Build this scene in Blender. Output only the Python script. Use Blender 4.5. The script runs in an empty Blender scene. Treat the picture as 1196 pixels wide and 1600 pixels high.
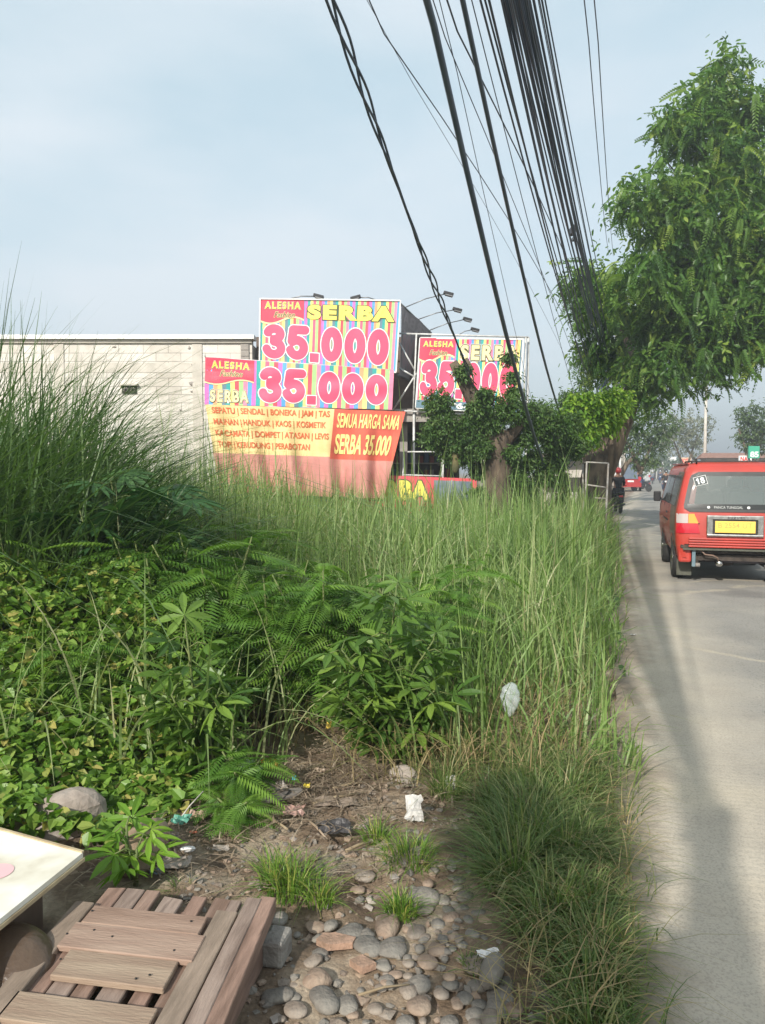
import bpy, bmesh, math, random
import numpy as np
from mathutils import Vector, Matrix
random.seed(7); RNG = np.random.default_rng(7)
R = math.radians
SC = bpy.context.scene
COL = SC.collection

# ---------------------------------------------------------------- camera
F = 1164.0; CAMH = 1.55; PITCH = math.atan(63/1164)
cd = bpy.data.cameras.new('camera'); cam = bpy.data.objects.new('camera', cd); COL.objects.link(cam)
cam.location = (0, 0, CAMH); cam.rotation_euler = (math.pi/2 - PITCH, 0, 0)
cd.sensor_fit = 'VERTICAL'; cd.sensor_height = 36; cd.lens = F/1600*36
cd.clip_start = 0.05; cd.clip_end = 3000
SC.camera = cam
# ---------------------------------------------------------------- world and sun
SUNX, SUNY = 0.68, 1.41          # shadow displacement per metre of height
EL = math.atan(1/math.hypot(SUNX, SUNY)); AZ = math.atan2(-SUNX, -SUNY)
w = bpy.data.worlds.new('World'); SC.world = w; w.use_nodes = True
nt = w.node_tree; nt.nodes.clear()
out = nt.nodes.new('ShaderNodeOutputWorld'); bg = nt.nodes.new('ShaderNodeBackground')
sky = nt.nodes.new('ShaderNodeTexSky'); sky.sky_type = 'NISHITA'; sky.sun_disc = False
sky.sun_elevation = EL; sky.sun_rotation = AZ % (2*math.pi)
sky.air_density = 1.0; sky.dust_density = 4.0; sky.ozone_density = 1.2
tc = nt.nodes.new('ShaderNodeTexCoord'); mp = nt.nodes.new('ShaderNodeMapping'); mp.inputs['Scale'].default_value = (1.1, 1.1, 3.2)
ns = nt.nodes.new('ShaderNodeTexNoise'); ns.inputs['Scale'].default_value = 1.6; ns.inputs['Detail'].default_value = 6; ns.inputs['Roughness'].default_value = .5
rp = nt.nodes.new('ShaderNodeValToRGB'); rp.color_ramp.elements[0].position = .40; rp.color_ramp.elements[1].position = .66
rp.color_ramp.elements[0].color = (0, 0, 0, 1); rp.color_ramp.elements[1].color = (.62, .62, .62, 1)
mx = nt.nodes.new('ShaderNodeMixRGB'); mx.inputs[2].default_value = (5.2, 5.4, 5.7, 1)
# thin milky air over the whole sky
hz = nt.nodes.new('ShaderNodeMixRGB'); hz.inputs[0].default_value = .68; hz.inputs[2].default_value = (4.1, 5.15, 5.5, 1)
L = nt.links.new
L(tc.outputs['Generated'], mp.inputs[0]); L(mp.outputs[0], ns.inputs['Vector']); L(ns.outputs[0], rp.inputs[0])
L(sky.outputs[0], hz.inputs[1]); L(hz.outputs[0], mx.inputs[1]); L(rp.outputs[0], mx.inputs[0]); L(mx.outputs[0], bg.inputs[0])
bg.inputs[1].default_value = 0.13; L(bg.outputs[0], out.inputs[0])
sd = bpy.data.lights.new('sun', 'SUN'); so = bpy.data.objects.new('sun', sd); COL.objects.link(so)
sd.energy = 4.3; sd.angle = R(0.53); sd.color = (1, .955, .875)
so.rotation_euler = Vector((SUNX, SUNY, -1)).to_track_quat('-Z', 'Y').to_euler()
SC.view_settings.view_transform = 'Standard'; SC.view_settings.look = 'None'
SC.view_settings.exposure = 0.5; SC.view_settings.gamma = 1
SC.cycles.max_bounces = 8; SC.cycles.transparent_max_bounces = 8; SC.cycles.diffuse_bounces = 3

# ---------------------------------------------------------------- helpers
def PX(x, y, d):
    a = (x-598)/F; b = (800-y)/F; cp, sp = math.cos(PITCH), math.sin(PITCH)
    dy = cp + b*sp; dz = -sp + b*cp; k = d/dy
    return Vector((a*k, d, CAMH + dz*k))
def PXX(px, d): return PX(px, 737, d).x
def PZ(x, y, z=0.0):
    a = (x-598)/F; b = (800-y)/F; cp, sp = math.cos(PITCH), math.sin(PITCH)
    dy = cp + b*sp; dz = -sp + b*cp; k = (z-CAMH)/dz
    return Vector((a*k, dy*k, z))
def edge(d):                     # left edge of the road
    return .15 + .31*d if d < 30 else 9.45 + .36*(d-30)

def tag(o, label=None, cat=None, group=None, kind=None):
    if label: o['label'] = label
    if cat: o['category'] = cat
    if group: o['group'] = group
    if kind: o['kind'] = kind
    return o
def empty(name, loc, rz=0, label=None, cat=None, group=None):
    o = bpy.data.objects.new(name, None); COL.objects.link(o); o.location = loc; o.rotation_euler = (0, 0, rz)
    return tag(o, label, cat, group)
def rootof(o):
    while o.parent: o = o.parent
    return o
def copy_tree(o, parent=None):
    c = o.copy(); COL.objects.link(c)
    if parent: c.parent = parent
    for ch in list(o.children): copy_tree(ch, c)
    return c

def np_object(name, V, Q, mats, parent=None, rnd=None, smooth=False, base=None, mi=None, world=True):
    """V (n,3), Q (m,k) faces of equal size"""
    V = np.asarray(V, dtype=np.float32); Q = np.asarray(Q, dtype=np.int32)
    if parent is not None and world: V = V - np.array(rootof(parent).location, dtype=np.float32)
    elif base is not None: V = V - np.array(base, dtype=np.float32)
    me = bpy.data.meshes.new(name); k = Q.shape[1]
    me.vertices.add(len(V)); me.vertices.foreach_set('co', V.ravel())
    me.loops.add(Q.size); me.loops.foreach_set('vertex_index', Q.ravel())
    me.polygons.add(len(Q)); me.polygons.foreach_set('loop_start', np.arange(0, Q.size, k, dtype=np.int32))
    me.polygons.foreach_set('loop_total', np.full(len(Q), k, dtype=np.int32))
    me.polygons.foreach_set('use_smooth', np.full(len(Q), smooth))
    for m in (mats if isinstance(mats, (list, tuple)) else [mats]): me.materials.append(m)
    if mi is not None: me.polygons.foreach_set('material_index', np.asarray(mi, dtype=np.int32))
    if rnd is not None:
        at = me.attributes.new('rnd', 'FLOAT', 'POINT'); at.data.foreach_set('value', np.asarray(rnd, dtype=np.float32))
    me.update(calc_edges=True)
    o = bpy.data.objects.new(name, me); COL.objects.link(o)
    if parent is not None: o.parent = parent
    elif base is not None: o.location = base
    return o

class MB:
    def __init__(s): s.v = []; s.f = []; s.m = []; s.sm = []
    def add(s, vs, fs, m=0, smooth=False):
        b = len(s.v); s.v += [tuple(p) for p in vs]
        for f in fs: s.f.append([b+i for i in f]); s.m.append(m); s.sm.append(smooth)
        return s
    def box(s, c, d, rot=None, m=0, bev=0.0):
        c = Vector(c); hx, hy, hz = d[0]/2, d[1]/2, d[2]/2
        M = rot if isinstance(rot, Matrix) else (Matrix.Rotation(rot, 3, 'Z') if rot else Matrix.Identity(3))
        if bev <= 0:
            vs = [(x, y, z) for x in (-hx, hx) for y in (-hy, hy) for z in (-hz, hz)]
            fs = [(0, 1, 3, 2), (4, 6, 7, 5), (0, 4, 5, 1), (2, 3, 7, 6), (0, 2, 6, 4), (1, 5, 7, 3)]
            return s.add([c + M @ Vector(p) for p in vs], fs, m)
        bm = bmesh.new(); bmesh.ops.create_cube(bm, size=1)
        bmesh.ops.scale(bm, vec=d, verts=bm.verts)
        bmesh.ops.bevel(bm, geom=bm.edges[:], offset=bev, segments=2, affect='EDGES', profile=.5)
        bm.verts.index_update()
        s.add([c + M @ v.co for v in bm.verts], [[v.index for v in f.verts] for f in bm.faces], m, False); bm.free(); return s
    def bar(s, p0, p1, w, h=None, m=0, up=(0, 0, 1)):
        p0, p1 = Vector(p0), Vector(p1); h = h or w; d = (p1-p0); ln = d.length
        if ln < 1e-6: return s
        y = d/ln; u = Vector(up)
        if abs(y.dot(u)) > .98: u = Vector((1, 0, 0))
        x = y.cross(u).normalized(); z = x.cross(y)
        M = Matrix((x, y, z)).transposed()
        return s.box((p0+p1)/2, (w, ln, h), M, m)
    def tube(s, pts, r, n=8, m=0, cap=True, jit=0.0):
        pts = [Vector(p) for p in pts]; k = len(pts)
        rs = r if isinstance(r, (list, tuple)) else [r]*k
        vs = []; prev = None
        for i, p in enumerate(pts):
            t = (pts[min(i+1, k-1)] - pts[max(i-1, 0)]).normalized()
            if prev is None:
                u = Vector((0, 0, 1)) if abs(t.z) < .9 else Vector((1, 0, 0))
                a = t.cross(u).normalized()
            else: a = (prev - t*prev.dot(t)).normalized()
            prev = a; b = t.cross(a)
            for j in range(n):
                th = 2*math.pi*j/n; rr = rs[i]*(1+random.uniform(-jit, jit))
                vs.append(p + (a*math.cos(th) + b*math.sin(th))*rr)
        fs = [(i*n+j, i*n+(j+1) % n, (i+1)*n+(j+1) % n, (i+1)*n+j) for i in range(k-1) for j in range(n)]
        if cap: fs += [list(range(n))[::-1], list(range((k-1)*n, k*n))]
        return s.add(vs, fs, m, True)
    def lathe(s, prof, c, axis='Z', n=20, m=0):
        c = Vector(c); vs = []; k = len(prof)
        for r, h in prof:
            for j in range(n):
                th = 2*math.pi*j/n; x, y = r*math.cos(th), r*math.sin(th)
                p = {'Z': (x, y, h), 'X': (h, x, y), 'Y': (x, h, y)}[axis]
                vs.append(c+Vector(p))
        fs = [(i*n+j, i*n+(j+1) % n, (i+1)*n+(j+1) % n, (i+1)*n+j) for i in range(k-1) for j in range(n)]
        fs += [list(range(n))[::-1], list(range((k-1)*n, k*n))]
        return s.add(vs, fs, m, True)
    def prism(s, pts2, z0, z1, fn=None, m=0):
        """pts2 polygon, fn maps (x,y,z) to 3d"""
        fn = fn or (lambda x, y, z: (x, y, z)); n = len(pts2)
        vs = [fn(x, y, z0) for x, y in pts2] + [fn(x, y, z1) for x, y in pts2]
        fs = [list(range(n))[::-1], list(range(n, 2*n))] + [(i, (i+1) % n, n+(i+1) % n, n+i) for i in range(n)]
        return s.add(vs, fs, m)
    def blob(s, c, rad, rot=None, sub=2, jit=.12, m=0, seed=None, flat=False):
        bm = bmesh.new(); bmesh.ops.create_icosphere(bm, subdivisions=sub, radius=1)
        rr = random.Random(seed if seed is not None else random.random())
        ph = [(Vector((rr.uniform(-1, 1), rr.uniform(-1, 1), rr.uniform(-1, 1)))*2.4, rr.uniform(0, 6)) for _ in range(4)]
        M = rot if isinstance(rot, Matrix) else (Matrix.Rotation(rot or 0, 3, 'Z')); c = Vector(c)
        bm.verts.index_update(); vs = []
        for v in bm.verts:
            k = 1 + jit*sum(math.sin(v.co.dot(a)+b) for a, b in ph)/1.6
            p = v.co*k; vs.append(c + M @ Vector((p.x*rad[0], p.y*rad[1], p.z*rad[2])))
        s.add(vs, [[v.index for v in f.verts] for f in bm.faces], m, not flat); bm.free(); return s
    def build(s, name, mats, parent=None, base=None, world=True, loc=None, rz=0):
        V = s.v
        if parent is not None and world: b = rootof(parent).location; V = [(p[0]-b[0], p[1]-b[1], p[2]-b[2]) for p in V]
        elif base is not None: V = [(p[0]-base[0], p[1]-base[1], p[2]-base[2]) for p in V]
        me = bpy.data.meshes.new(name); me.from_pydata(V, [], s.f)
        for m in (mats if isinstance(mats, (list, tuple)) else [mats]): me.materials.append(m)
        me.polygons.foreach_set('material_index', s.m); me.polygons.foreach_set('use_smooth', s.sm); me.update()
        o = bpy.data.objects.new(name, me); COL.objects.link(o)
        if parent is not None: o.parent = parent
        elif base is not None: o.location = base
        if loc is not None: o.location = loc
        if rz: o.rotation_euler = (0, 0, rz)
        return o

# ---------------------------------------------------------------- materials
def _base(name):
    m = bpy.data.materials.new(name); m.use_nodes = True; t = m.node_tree
    return m, t, t.nodes['Principled BSDF'], t.links.new
def pmat(name, c1, c2=None, scale=5, rough=.7, bump=0, metal=0, bscale=None, spec=.4, stretch=None, detail=5, coat=0, lo=.35, hi=.65, c3=None):
    m, t, b, L = _base(name)
    b.inputs['Roughness'].default_value = rough; b.inputs['Metallic'].default_value = metal
    b.inputs['Specular IOR Level'].default_value = spec; b.inputs['Coat Weight'].default_value = coat; b.inputs['Coat Roughness'].default_value = .08
    b.inputs['Base Color'].default_value = (*c1, 1)
    tc = t.nodes.new('ShaderNodeTexCoord'); src = tc.outputs['Object']
    if stretch:
        mp = t.nodes.new('ShaderNodeMapping'); mp.inputs['Scale'].default_value = stretch; L(src, mp.inputs[0]); src = mp.outputs[0]
    if c2:
        n = t.nodes.new('ShaderNodeTexNoise'); n.inputs['Scale'].default_value = scale; n.inputs['Detail'].default_value = detail; L(src, n.inputs['Vector'])
        r = t.nodes.new('ShaderNodeValToRGB'); e = r.color_ramp.elements; e[0].position = lo; e[1].position = hi
        e[0].color = (*c1, 1); e[1].color = (*c2, 1)
        if c3: x = e.new(hi+.12); x.color = (*c3, 1)
        L(n.outputs[0], r.inputs[0]); L(r.outputs[0], b.inputs['Base Color'])
    if bump:
        n2 = t.nodes.new('ShaderNodeTexNoise'); n2.inputs['Scale'].default_value = bscale or scale*4; n2.inputs['Detail'].default_value = 6; L(src, n2.inputs['Vector'])
        bp = t.nodes.new('ShaderNodeBump'); bp.inputs['Strength'].default_value = bump; bp.inputs['Distance'].default_value = .02
        L(n2.outputs[0], bp.inputs['Height']); L(bp.outputs[0], b.inputs['Normal'])
    return m
def leafmat(name, cols, trans=.3, rough=.45, sat=None):
    m, t, b, L = _base(name)
    at = t.nodes.new('ShaderNodeAttribute'); at.attribute_name = 'rnd'
    r = t.nodes.new('ShaderNodeValToRGB'); e = r.color_ramp.elements
    while len(e) < len(cols): e.new(.5)
    for i, c in enumerate(cols): e[i].position = i/(len(cols)-1); e[i].color = (*c, 1)
    L(at.outputs['Fac'], r.inputs[0]); L(r.outputs[0], b.inputs['Base Color'])
    b.inputs['Roughness'].default_value = rough; b.inputs['Specular IOR Level'].default_value = .35
    tr = t.nodes.new('ShaderNodeBsdfTranslucent'); mixc = t.nodes.new('ShaderNodeMixRGB'); mixc.blend_type = 'MULTIPLY'; mixc.inputs[0].default_value = 1
    mixc.inputs[2].default_value = (1.25, 1.35, .55, 1); L(r.outputs[0], mixc.inputs[1]); L(mixc.outputs[0], tr.inputs[0])
    ms = t.nodes.new('ShaderNodeMixShader'); ms.inputs[0].default_value = trans
    o = t.nodes['Material Output']; L(b.outputs[0], ms.inputs[1]); L(tr.outputs[0], ms.inputs[2]); L(ms.outputs[0], o.inputs['Surface'])
    return m

# ---------------------------------------------------------------- foliage mathematics
def rotmats(n, yaw, pitch, roll):
    cy, sy, cp, sp, cr, sr = np.cos(yaw), np.sin(yaw), np.cos(pitch), np.sin(pitch), np.cos(roll), np.sin(roll)
    Z = np.zeros(n); O = np.ones(n)
    def st(a): return np.array(a).transpose(2, 0, 1)
    Rz = st([[cy, -sy, Z], [sy, cy, Z], [Z, Z, O]]); Rx = st([[O, Z, Z], [Z, cp, -sp], [Z, sp, cp]]); Ry = st([[cr, Z, sr], [Z, O, Z], [-sr, Z, cr]])
    return Rz @ Rx @ Ry
def inst(T, Q, P, Rm, S):
    """template points (m,3), quads (q,4); template leaf grows along +Y, face up +Z"""
    T = np.asarray(T, float); Q = np.asarray(Q); n = len(P); m = len(T)
    V = np.einsum('nij,mj->nmi', Rm, T)*np.asarray(S).reshape(n, 1, 1) + np.asarray(P)[:, None, :]
    q = (Q[None] + (np.arange(n)*m)[:, None, None]).reshape(-1, Q.shape[1])
    return V.reshape(-1, 3), q
LEAF_T = [(0, 0, 0), (-.36, .28, .1), (.36, .28, .1), (-.24, .68, .06), (.24, .68, .06), (0, 1, -.06)]
LEAF_Q = [(0, 5, 3, 1), (0, 2, 4, 5)]
OVAL_T = [(0, 0, 0), (-.2, .3, .05), (.2, .3, .05), (-.18, .7, .04), (.18, .7, .04), (0, 1, -.04)]
def join(parts):
    V, Q, o = [], [], 0
    for v, q in parts: v = np.asarray(v, float); V.append(v); Q.append(np.asarray(q)+o); o += len(v)
    return np.concatenate(V), np.concatenate(Q)
def palmate(k=7, wid=.15, droop=.35, spread=2.3, wobble=.0):
    parts = []
    for i in range(k):
        a = -spread + 2*spread*i/(k-1); ln = 1 - .28*abs(a)/spread
        pts = []
        for t, ww in ((0, .03), (.35, .8), (.65, 1), (.85, .6), (1, .03)):
            for s in (-1, 0, 1):
                x = s*wid*ww; y = t*ln; z = -droop*t*t*ln + (.05*ww if s == 0 else 0)*-1
                pts.append((x*math.cos(a)+y*math.sin(a), -x*math.sin(a)+y*math.cos(a), z))
        q = [(r*3+c, r*3+c+1, (r+1)*3+c+1, (r+1)*3+c) for r in range(4) for c in range(2)]
        parts.append((pts, q))
    return join(parts)
def pinnate(pairs=12, ll=.28, lw=.035, droop=.35, stem=.008, taper=.5, ang=1.15, fold=.0, oval=False, alt=0.0):
    """compound leaf of length 1 along +Y"""
    parts = []
    def cen(t): return np.array([0, t*(1-.15*droop*t), -droop*t*t])
    N = 5; st = [cen(i/N)+np.array([s*stem, 0, 0]) for i in range(N+1) for s in (-1, 1)]
    parts.append((st, [(2*i, 2*i+1, 2*i+3, 2*i+2) for i in range(N)]))
    for i in range(pairs):
        t = .08 + .92*i/(pairs-1); c = cen(t); e = ll*(1-taper*abs(t-.42)/.58)
        for s in (-1, 1):
            tt = c + (0, 0, 0)
            d = np.array([s*math.sin(ang-.35*t), math.cos(ang-.35*t), -fold]); n = np.array([-d[1]*s, d[0]*s, 0])*s
            n = np.array([d[1], -d[0], 0]); n /= np.linalg.norm(n)
            if alt and s > 0: tt = cen(min(1, t+alt))
            w_ = lw*(1-.4*t)
            a = tt; b = tt+d*e*.45+n*w_; c2 = tt+d*e; dd = tt+d*e*.45-n*w_
            c2 = c2+np.array([0, 0, -.25*e])
            parts.append(([a, b, c2, dd], [(0, 1, 2, 3)]))
    return join(parts)
def blades(P, h, w, az, bend, S=5, rnd=None, twist=None):
    n = len(P); t = np.linspace(0, 1, S+1)[None, :]
    h = np.asarray(h).reshape(n, 1); bend = np.asarray(bend).reshape(n, 1); w = np.asarray(w).reshape(n, 1)
    r = h*bend*t**2.0; z = h*(t - .42*np.minimum(bend, 1.6)*t**3)
    ca, sa = np.cos(az)[:, None], np.sin(az)[:, None]
    C = np.stack([P[:, 0:1]+ca*r, P[:, 1:2]+sa*r, P[:, 2:3]+z], -1)
    tw = (az + np.pi/2 + (twist if twist is not None else RNG.uniform(-.9, .9, n)))[:, None]
    wd = w*(1-t**2.2)*.5 + w*.03
    W = np.stack([np.cos(tw)*wd, np.sin(tw)*wd, np.zeros_like(wd)], -1)
    V = np.stack([C-W, C+W], 2)      # n,S+1,2,3
    base = (np.arange(n)*(S+1)*2)[:, None]; k = np.arange(S)*2
    Q = np.stack([base+k, base+k+1, base+k+3, base+k+2], -1).reshape(-1, 4)
    rn = np.repeat(RNG.uniform(0, 1, n) if rnd is None else rnd, (S+1)*2)
    return V.reshape(-1, 3), Q, rn
def inball(n, c, r, shell=.45):
    d = RNG.normal(size=(n, 3)); d /= np.linalg.norm(d, axis=1)[:, None]
    k = (shell + (1-shell)*RNG.uniform(0, 1, n))**1.0
    return np.array(c) + d*k[:, None]*np.array(r), d

# lettering: strings to flat meshes mapped on a surface
_tc = {}
def text2d(s, off=0.0, shear=0.0, space=1.0, seg=6):
    key = (s, off, shear, space)
    if key in _tc: return _tc[key]
    cu = bpy.data.curves.new('t', 'FONT'); cu.body = s; cu.offset = off; cu.shear = shear; cu.space_character = space; cu.resolution_u = seg
    cu.dimensions = '2D'; cu.fill_mode = 'FRONT'
    o = bpy.data.objects.new('t', cu); COL.objects.link(o)
    dg = bpy.context.evaluated_depsgraph_get(); me = bpy.data.meshes.new_from_object(o.evaluated_get(dg))
    V = [(v.co.x, v.co.y) for v in me.vertices]; Fc = [list(p.vertices) for p in me.polygons]
    bpy.data.objects.remove(o); bpy.data.curves.remove(cu); bpy.data.meshes.remove(me)
    _tc[key] = (V, Fc); return V, Fc
def lettering(name, s, box, surf, layers, parent, shear=0.0, space=1.0, cuts=0, step=.004, z0=.004, world=True, hcuts=0):
    """box=(u0,u1,v0,v1) in surface units; layers=[(offset, material)], back to front"""
    V0, _ = text2d(s, 0, shear, space)
    xs = [p[0] for p in V0]; ys = [p[1] for p in V0]; x0, x1, y0, y1 = min(xs), max(xs), min(ys), max(ys)
    mo = min(l[0] for l in layers); ref = min(l[0] for l in layers)
    u0, u1, v0, v1 = box; mb = MB()
    V1, _ = text2d(s, ref, shear, space); xs = [p[0] for p in V1]; ys = [p[1] for p in V1]; x0, x1, y0, y1 = min(xs), max(xs), min(ys), max(ys)
    for i, (off, mt) in enumerate(layers):
        V, Fc = text2d(s, off, shear, space)
        uv = [(u0+(x-x0)/(x1-x0)*(u1-u0), v0+(y-y0)/(y1-y0)*(v1-v0)) for x, y in V]
        if cuts or hcuts:
            bm = bmesh.new(); vv = [bm.verts.new((a, b, 0)) for a, b in uv]
            for f in Fc:
                try: bm.faces.new([vv[k] for k in f])
                except ValueError: pass
            for axis, cnt, lo, hi in ((0, cuts, u0, u1), (1, hcuts, v0, v1)):
                for k in range(1, cnt):
                    q = lo+(hi-lo)*k/cnt
                    bmesh.ops.bisect_plane(bm, geom=bm.verts[:]+bm.edges[:]+bm.faces[:], plane_co=(q, 0, 0) if axis == 0 else (0, q, 0), plane_no=(1, 0, 0) if axis == 0 else (0, 1, 0))
            bm.verts.index_update(); uv = [(v.co.x, v.co.y) for v in bm.verts]; Fc = [[v.index for v in f.verts] for f in bm.faces]; bm.free()
        mb.add([surf(a, b, z0+i*step) for a, b in uv], Fc, i)
    return mb.build(name, [l[1] for l in layers], parent, world=world)
# heavy rounded digits drawn as strokes, filled by marching squares
def _arc(cx, cy, rx, ry, a0, a1, n=22):
    return [(cx+rx*math.cos(R(a0+(a1-a0)*i/n)), cy+ry*math.sin(R(a0+(a1-a0)*i/n))) for i in range(n+1)]
STROKES = {'0': ([_arc(.5, .75, .27, .50, 0, 360, 40)], 1.0),
           '3': ([_arc(.46, 1.06, .27, .225, 165, -90, 20)+_arc(.46, .47, .31, .27, 90, -168, 22)], .98),
           '5': ([[(.80, 1.27), (.30, 1.27), (.24, .80)]+_arc(.47, .53, .30, .31, 125, -160, 22)], 1.0),
           '1': ([[(.22, .98), (.48, 1.25), (.48, .12)]], .85),
           '8': ([_arc(.5, 1.0, .24, .25, 0, 360, 28), _arc(.5, .43, .29, .32, 0, 360, 30)], 1.0),
           '.': ([[(.22, .17), (.24, .17)]], .46)}
def fat2d(s, hw, res=26):
    V, Q = [], []; x0 = 0
    for chh in s:
        st, adv = STROKES[chh]; segs = np.array([(*a, *b) for p in st for a, b in zip(p[:-1], p[1:])])
        lo = -.2; nx = int((adv+.4)*res); ny = int(1.9*res)
        gx, gy = np.meshgrid(lo+np.arange(nx+1)/res, lo+np.arange(ny+1)/res, indexing='ij')
        P = np.stack([gx, gy], -1)[:, :, None, :]; A = segs[:, :2]; B = segs[:, 2:]; D = B-A
        tt = np.clip(((P-A)*D).sum(-1)/np.maximum((D*D).sum(-1), 1e-9), 0, 1); dd = np.abs(P-(A+tt[..., None]*D))
        dist = (np.max(dd, -1) if chh == '.' else np.hypot(dd[..., 0], dd[..., 1])).min(-1) - hw
        idx = {}
        def vid(k, p):
            if k not in idx: idx[k] = len(V); V.append((p[0]+x0, p[1]))
            return idx[k]
        for i in range(nx):
            for j in range(ny):
                c = [(i, j), (i+1, j), (i+1, j+1), (i, j+1)]; d = [dist[a] for a in c]
                if min(d) > 0: continue
                f = []
                for k in range(4):
                    a, b = c[k], c[(k+1) % 4]; da, db = d[k], d[(k+1) % 4]
                    if da <= 0: f.append(vid(('v',)+a, (gx[a], gy[a])))
                    if (da <= 0) != (db <= 0):
                        t = da/(da-db); key = ('e',)+tuple(sorted((a, b))); f.append(vid(key, (gx[a]+(gx[b]-gx[a])*t, gy[a]+(gy[b]-gy[a])*t)))
                if len(f) > 2: Q.append(f)
        x0 += adv
    return V, Q
def digits(name, s, box, surf, layers, parent, z0=.004, step=.004, world=True):
    u0, u1, v0, v1 = box; mb = MB(); V, _ = fat2d(s, layers[0][0]); xs = [p[0] for p in V]; ys = [p[1] for p in V]; x0, x1, y0, y1 = min(xs), max(xs), min(ys), max(ys)
    for i, (hw, mt) in enumerate(layers):
        V, Q = fat2d(s, hw)
        mb.add([surf(u0+(x-x0)/(x1-x0)*(u1-u0), v0+(y-y0)/(y1-y0)*(v1-v0), z0+i*step) for x, y in V], Q, i)
    return mb.build(name, [l[1] for l in layers], parent, world=world)
def quad_surf(TL, TR, BR, BL, fold=None):
    TL, TR, BR, BL = map(Vector, (TL, TR, BR, BL)); n = (TR-TL).cross(TL-BL).normalized()
    if n.y > 0: n = -n
    def f(u, v, k=0.0):
        p = (BL*(1-u)+BR*u)*(1-v) + (TL*(1-u)+TR*u)*v
        e = k + (fold(u, v) if fold else 0)
        return p + n*e
    return f
def sheet(mb, surf, u0, u1, v0, v1, nu, nv, k=0.0, m=0, vlo=None, smooth=False):
    """grid patch; vlo(u) gives a shaped lower edge"""
    vs = []
    for i in range(nu+1):
        u = u0+(u1-u0)*i/nu; lo = vlo(u) if vlo else v0
        for j in range(nv+1): vs.append(surf(u, lo+(v1-lo)*j/nv, k))
    fs = [(i*(nv+1)+j, (i+1)*(nv+1)+j, (i+1)*(nv+1)+j+1, i*(nv+1)+j+1) for i in range(nu) for j in range(nv)]
    mb.add(vs, fs, m, smooth)
# ================================================================ GROUND AND ROAD
def ground_mat():
    m, t, b, L = _base('dirt'); b.inputs['Roughness'].default_value = .85
    tc = t.nodes.new('ShaderNodeTexCoord')
    def noise(sc, det=6, rough=.6):
        n = t.nodes.new('ShaderNodeTexNoise'); n.inputs['Scale'].default_value = sc; n.inputs['Detail'].default_value = det; n.inputs['Roughness'].default_value = rough; L(tc.outputs['Object'], n.inputs['Vector']); return n
    n1 = noise(3.2); r1 = t.nodes.new('ShaderNodeValToRGB'); e = r1.color_ramp.elements
    e[0].position = .36; e[0].color = (.10, .066, .042, 1); e[1].position = .60; e[1].color = (.36, .285, .205, 1); x = e.new(.48); x.color = (.20, .14, .09, 1)
    n2 = noise(60, 4, .7); mx = t.nodes.new('ShaderNodeMixRGB'); mx.blend_type = 'OVERLAY'; mx.inputs[0].default_value = .7
    L(n1.outputs[0], r1.inputs[0]); L(r1.outputs[0], mx.inputs[1]); L(n2.outputs[0], mx.inputs[2]); L(mx.outputs[0], b.inputs['Base Color'])
    n3 = noise(28, 8, .7); bp = t.nodes.new('ShaderNodeBump'); bp.inputs['Strength'].default_value = .7; bp.inputs['Distance'].default_value = .03
    L(n3.outputs[0], bp.inputs['Height']); L(bp.outputs[0], b.inputs['Normal']); return m
M_DIRT = ground_mat()
mb = MB()
ys = [-40, -10, -3, 0] + [0.4+.045*i for i in range(80)] + [4.2, 5, 7, 10, 15, 20, 30, 50, 100, 200, 400, 900]
xs = [-600, -200, -60, -20, -8, -4, -3] + [-2.4+.05*i for i in range(70)] + [1.2, 1.5, 3, 6, 12, 25, 60, 200, 600]
def gz(x, y):
    if -2.5 < x < 1.1 and .4 < y < 4: 
        e = max(0, min(1, (y-.4)*3, (4-y)*3, (x+2.5)*3, (.15+.31*y-.25-x)*5))
        return e*(.018*math.sin(5.1*x+2.2*y)+.014*math.sin(11*y-4*x+1)+.008*math.sin(23*x+9*y)+random.uniform(-.006, .006)) - .01
    return -.01
vs = [(x, y, gz(x, y)) for y in ys for x in xs]; nx = len(xs)
mb.add(vs, [(j*nx+i, j*nx+i+1, (j+1)*nx+i+1, (j+1)*nx+i) for j in range(len(ys)-1) for i in range(nx-1)], 0, True)
tag(mb.build('ground', M_DIRT), kind='structure')

def strip(name, f0, f1, z, mat, kind='structure', wob=0.0, d0=-12, d1=420, nc=1):
    mb = MB(); ds = [d0+.25*i for i in range(int((30-d0)/.25))] + [30+4*i for i in range(int((d1-30)/4)+1)]; vs = []; ac = []
    for d in ds:
        a, b = f0(d)+random.uniform(-wob, wob), f1(d)
        for k in range(nc+1): t = (k/nc)**1.6; vs.append((a+(b-a)*t, d, z)); ac.append((b-a)*t)
    mb.add(vs, [(i*(nc+1)+k, i*(nc+1)+k+1, (i+1)*(nc+1)+k+1, (i+1)*(nc+1)+k) for i in range(len(ds)-1) for k in range(nc)])
    o = mb.build(name, mat); at = o.data.attributes.new('across', 'FLOAT', 'POINT'); at.data.foreach_set('value', ac); return tag(o, kind=kind)
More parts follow.
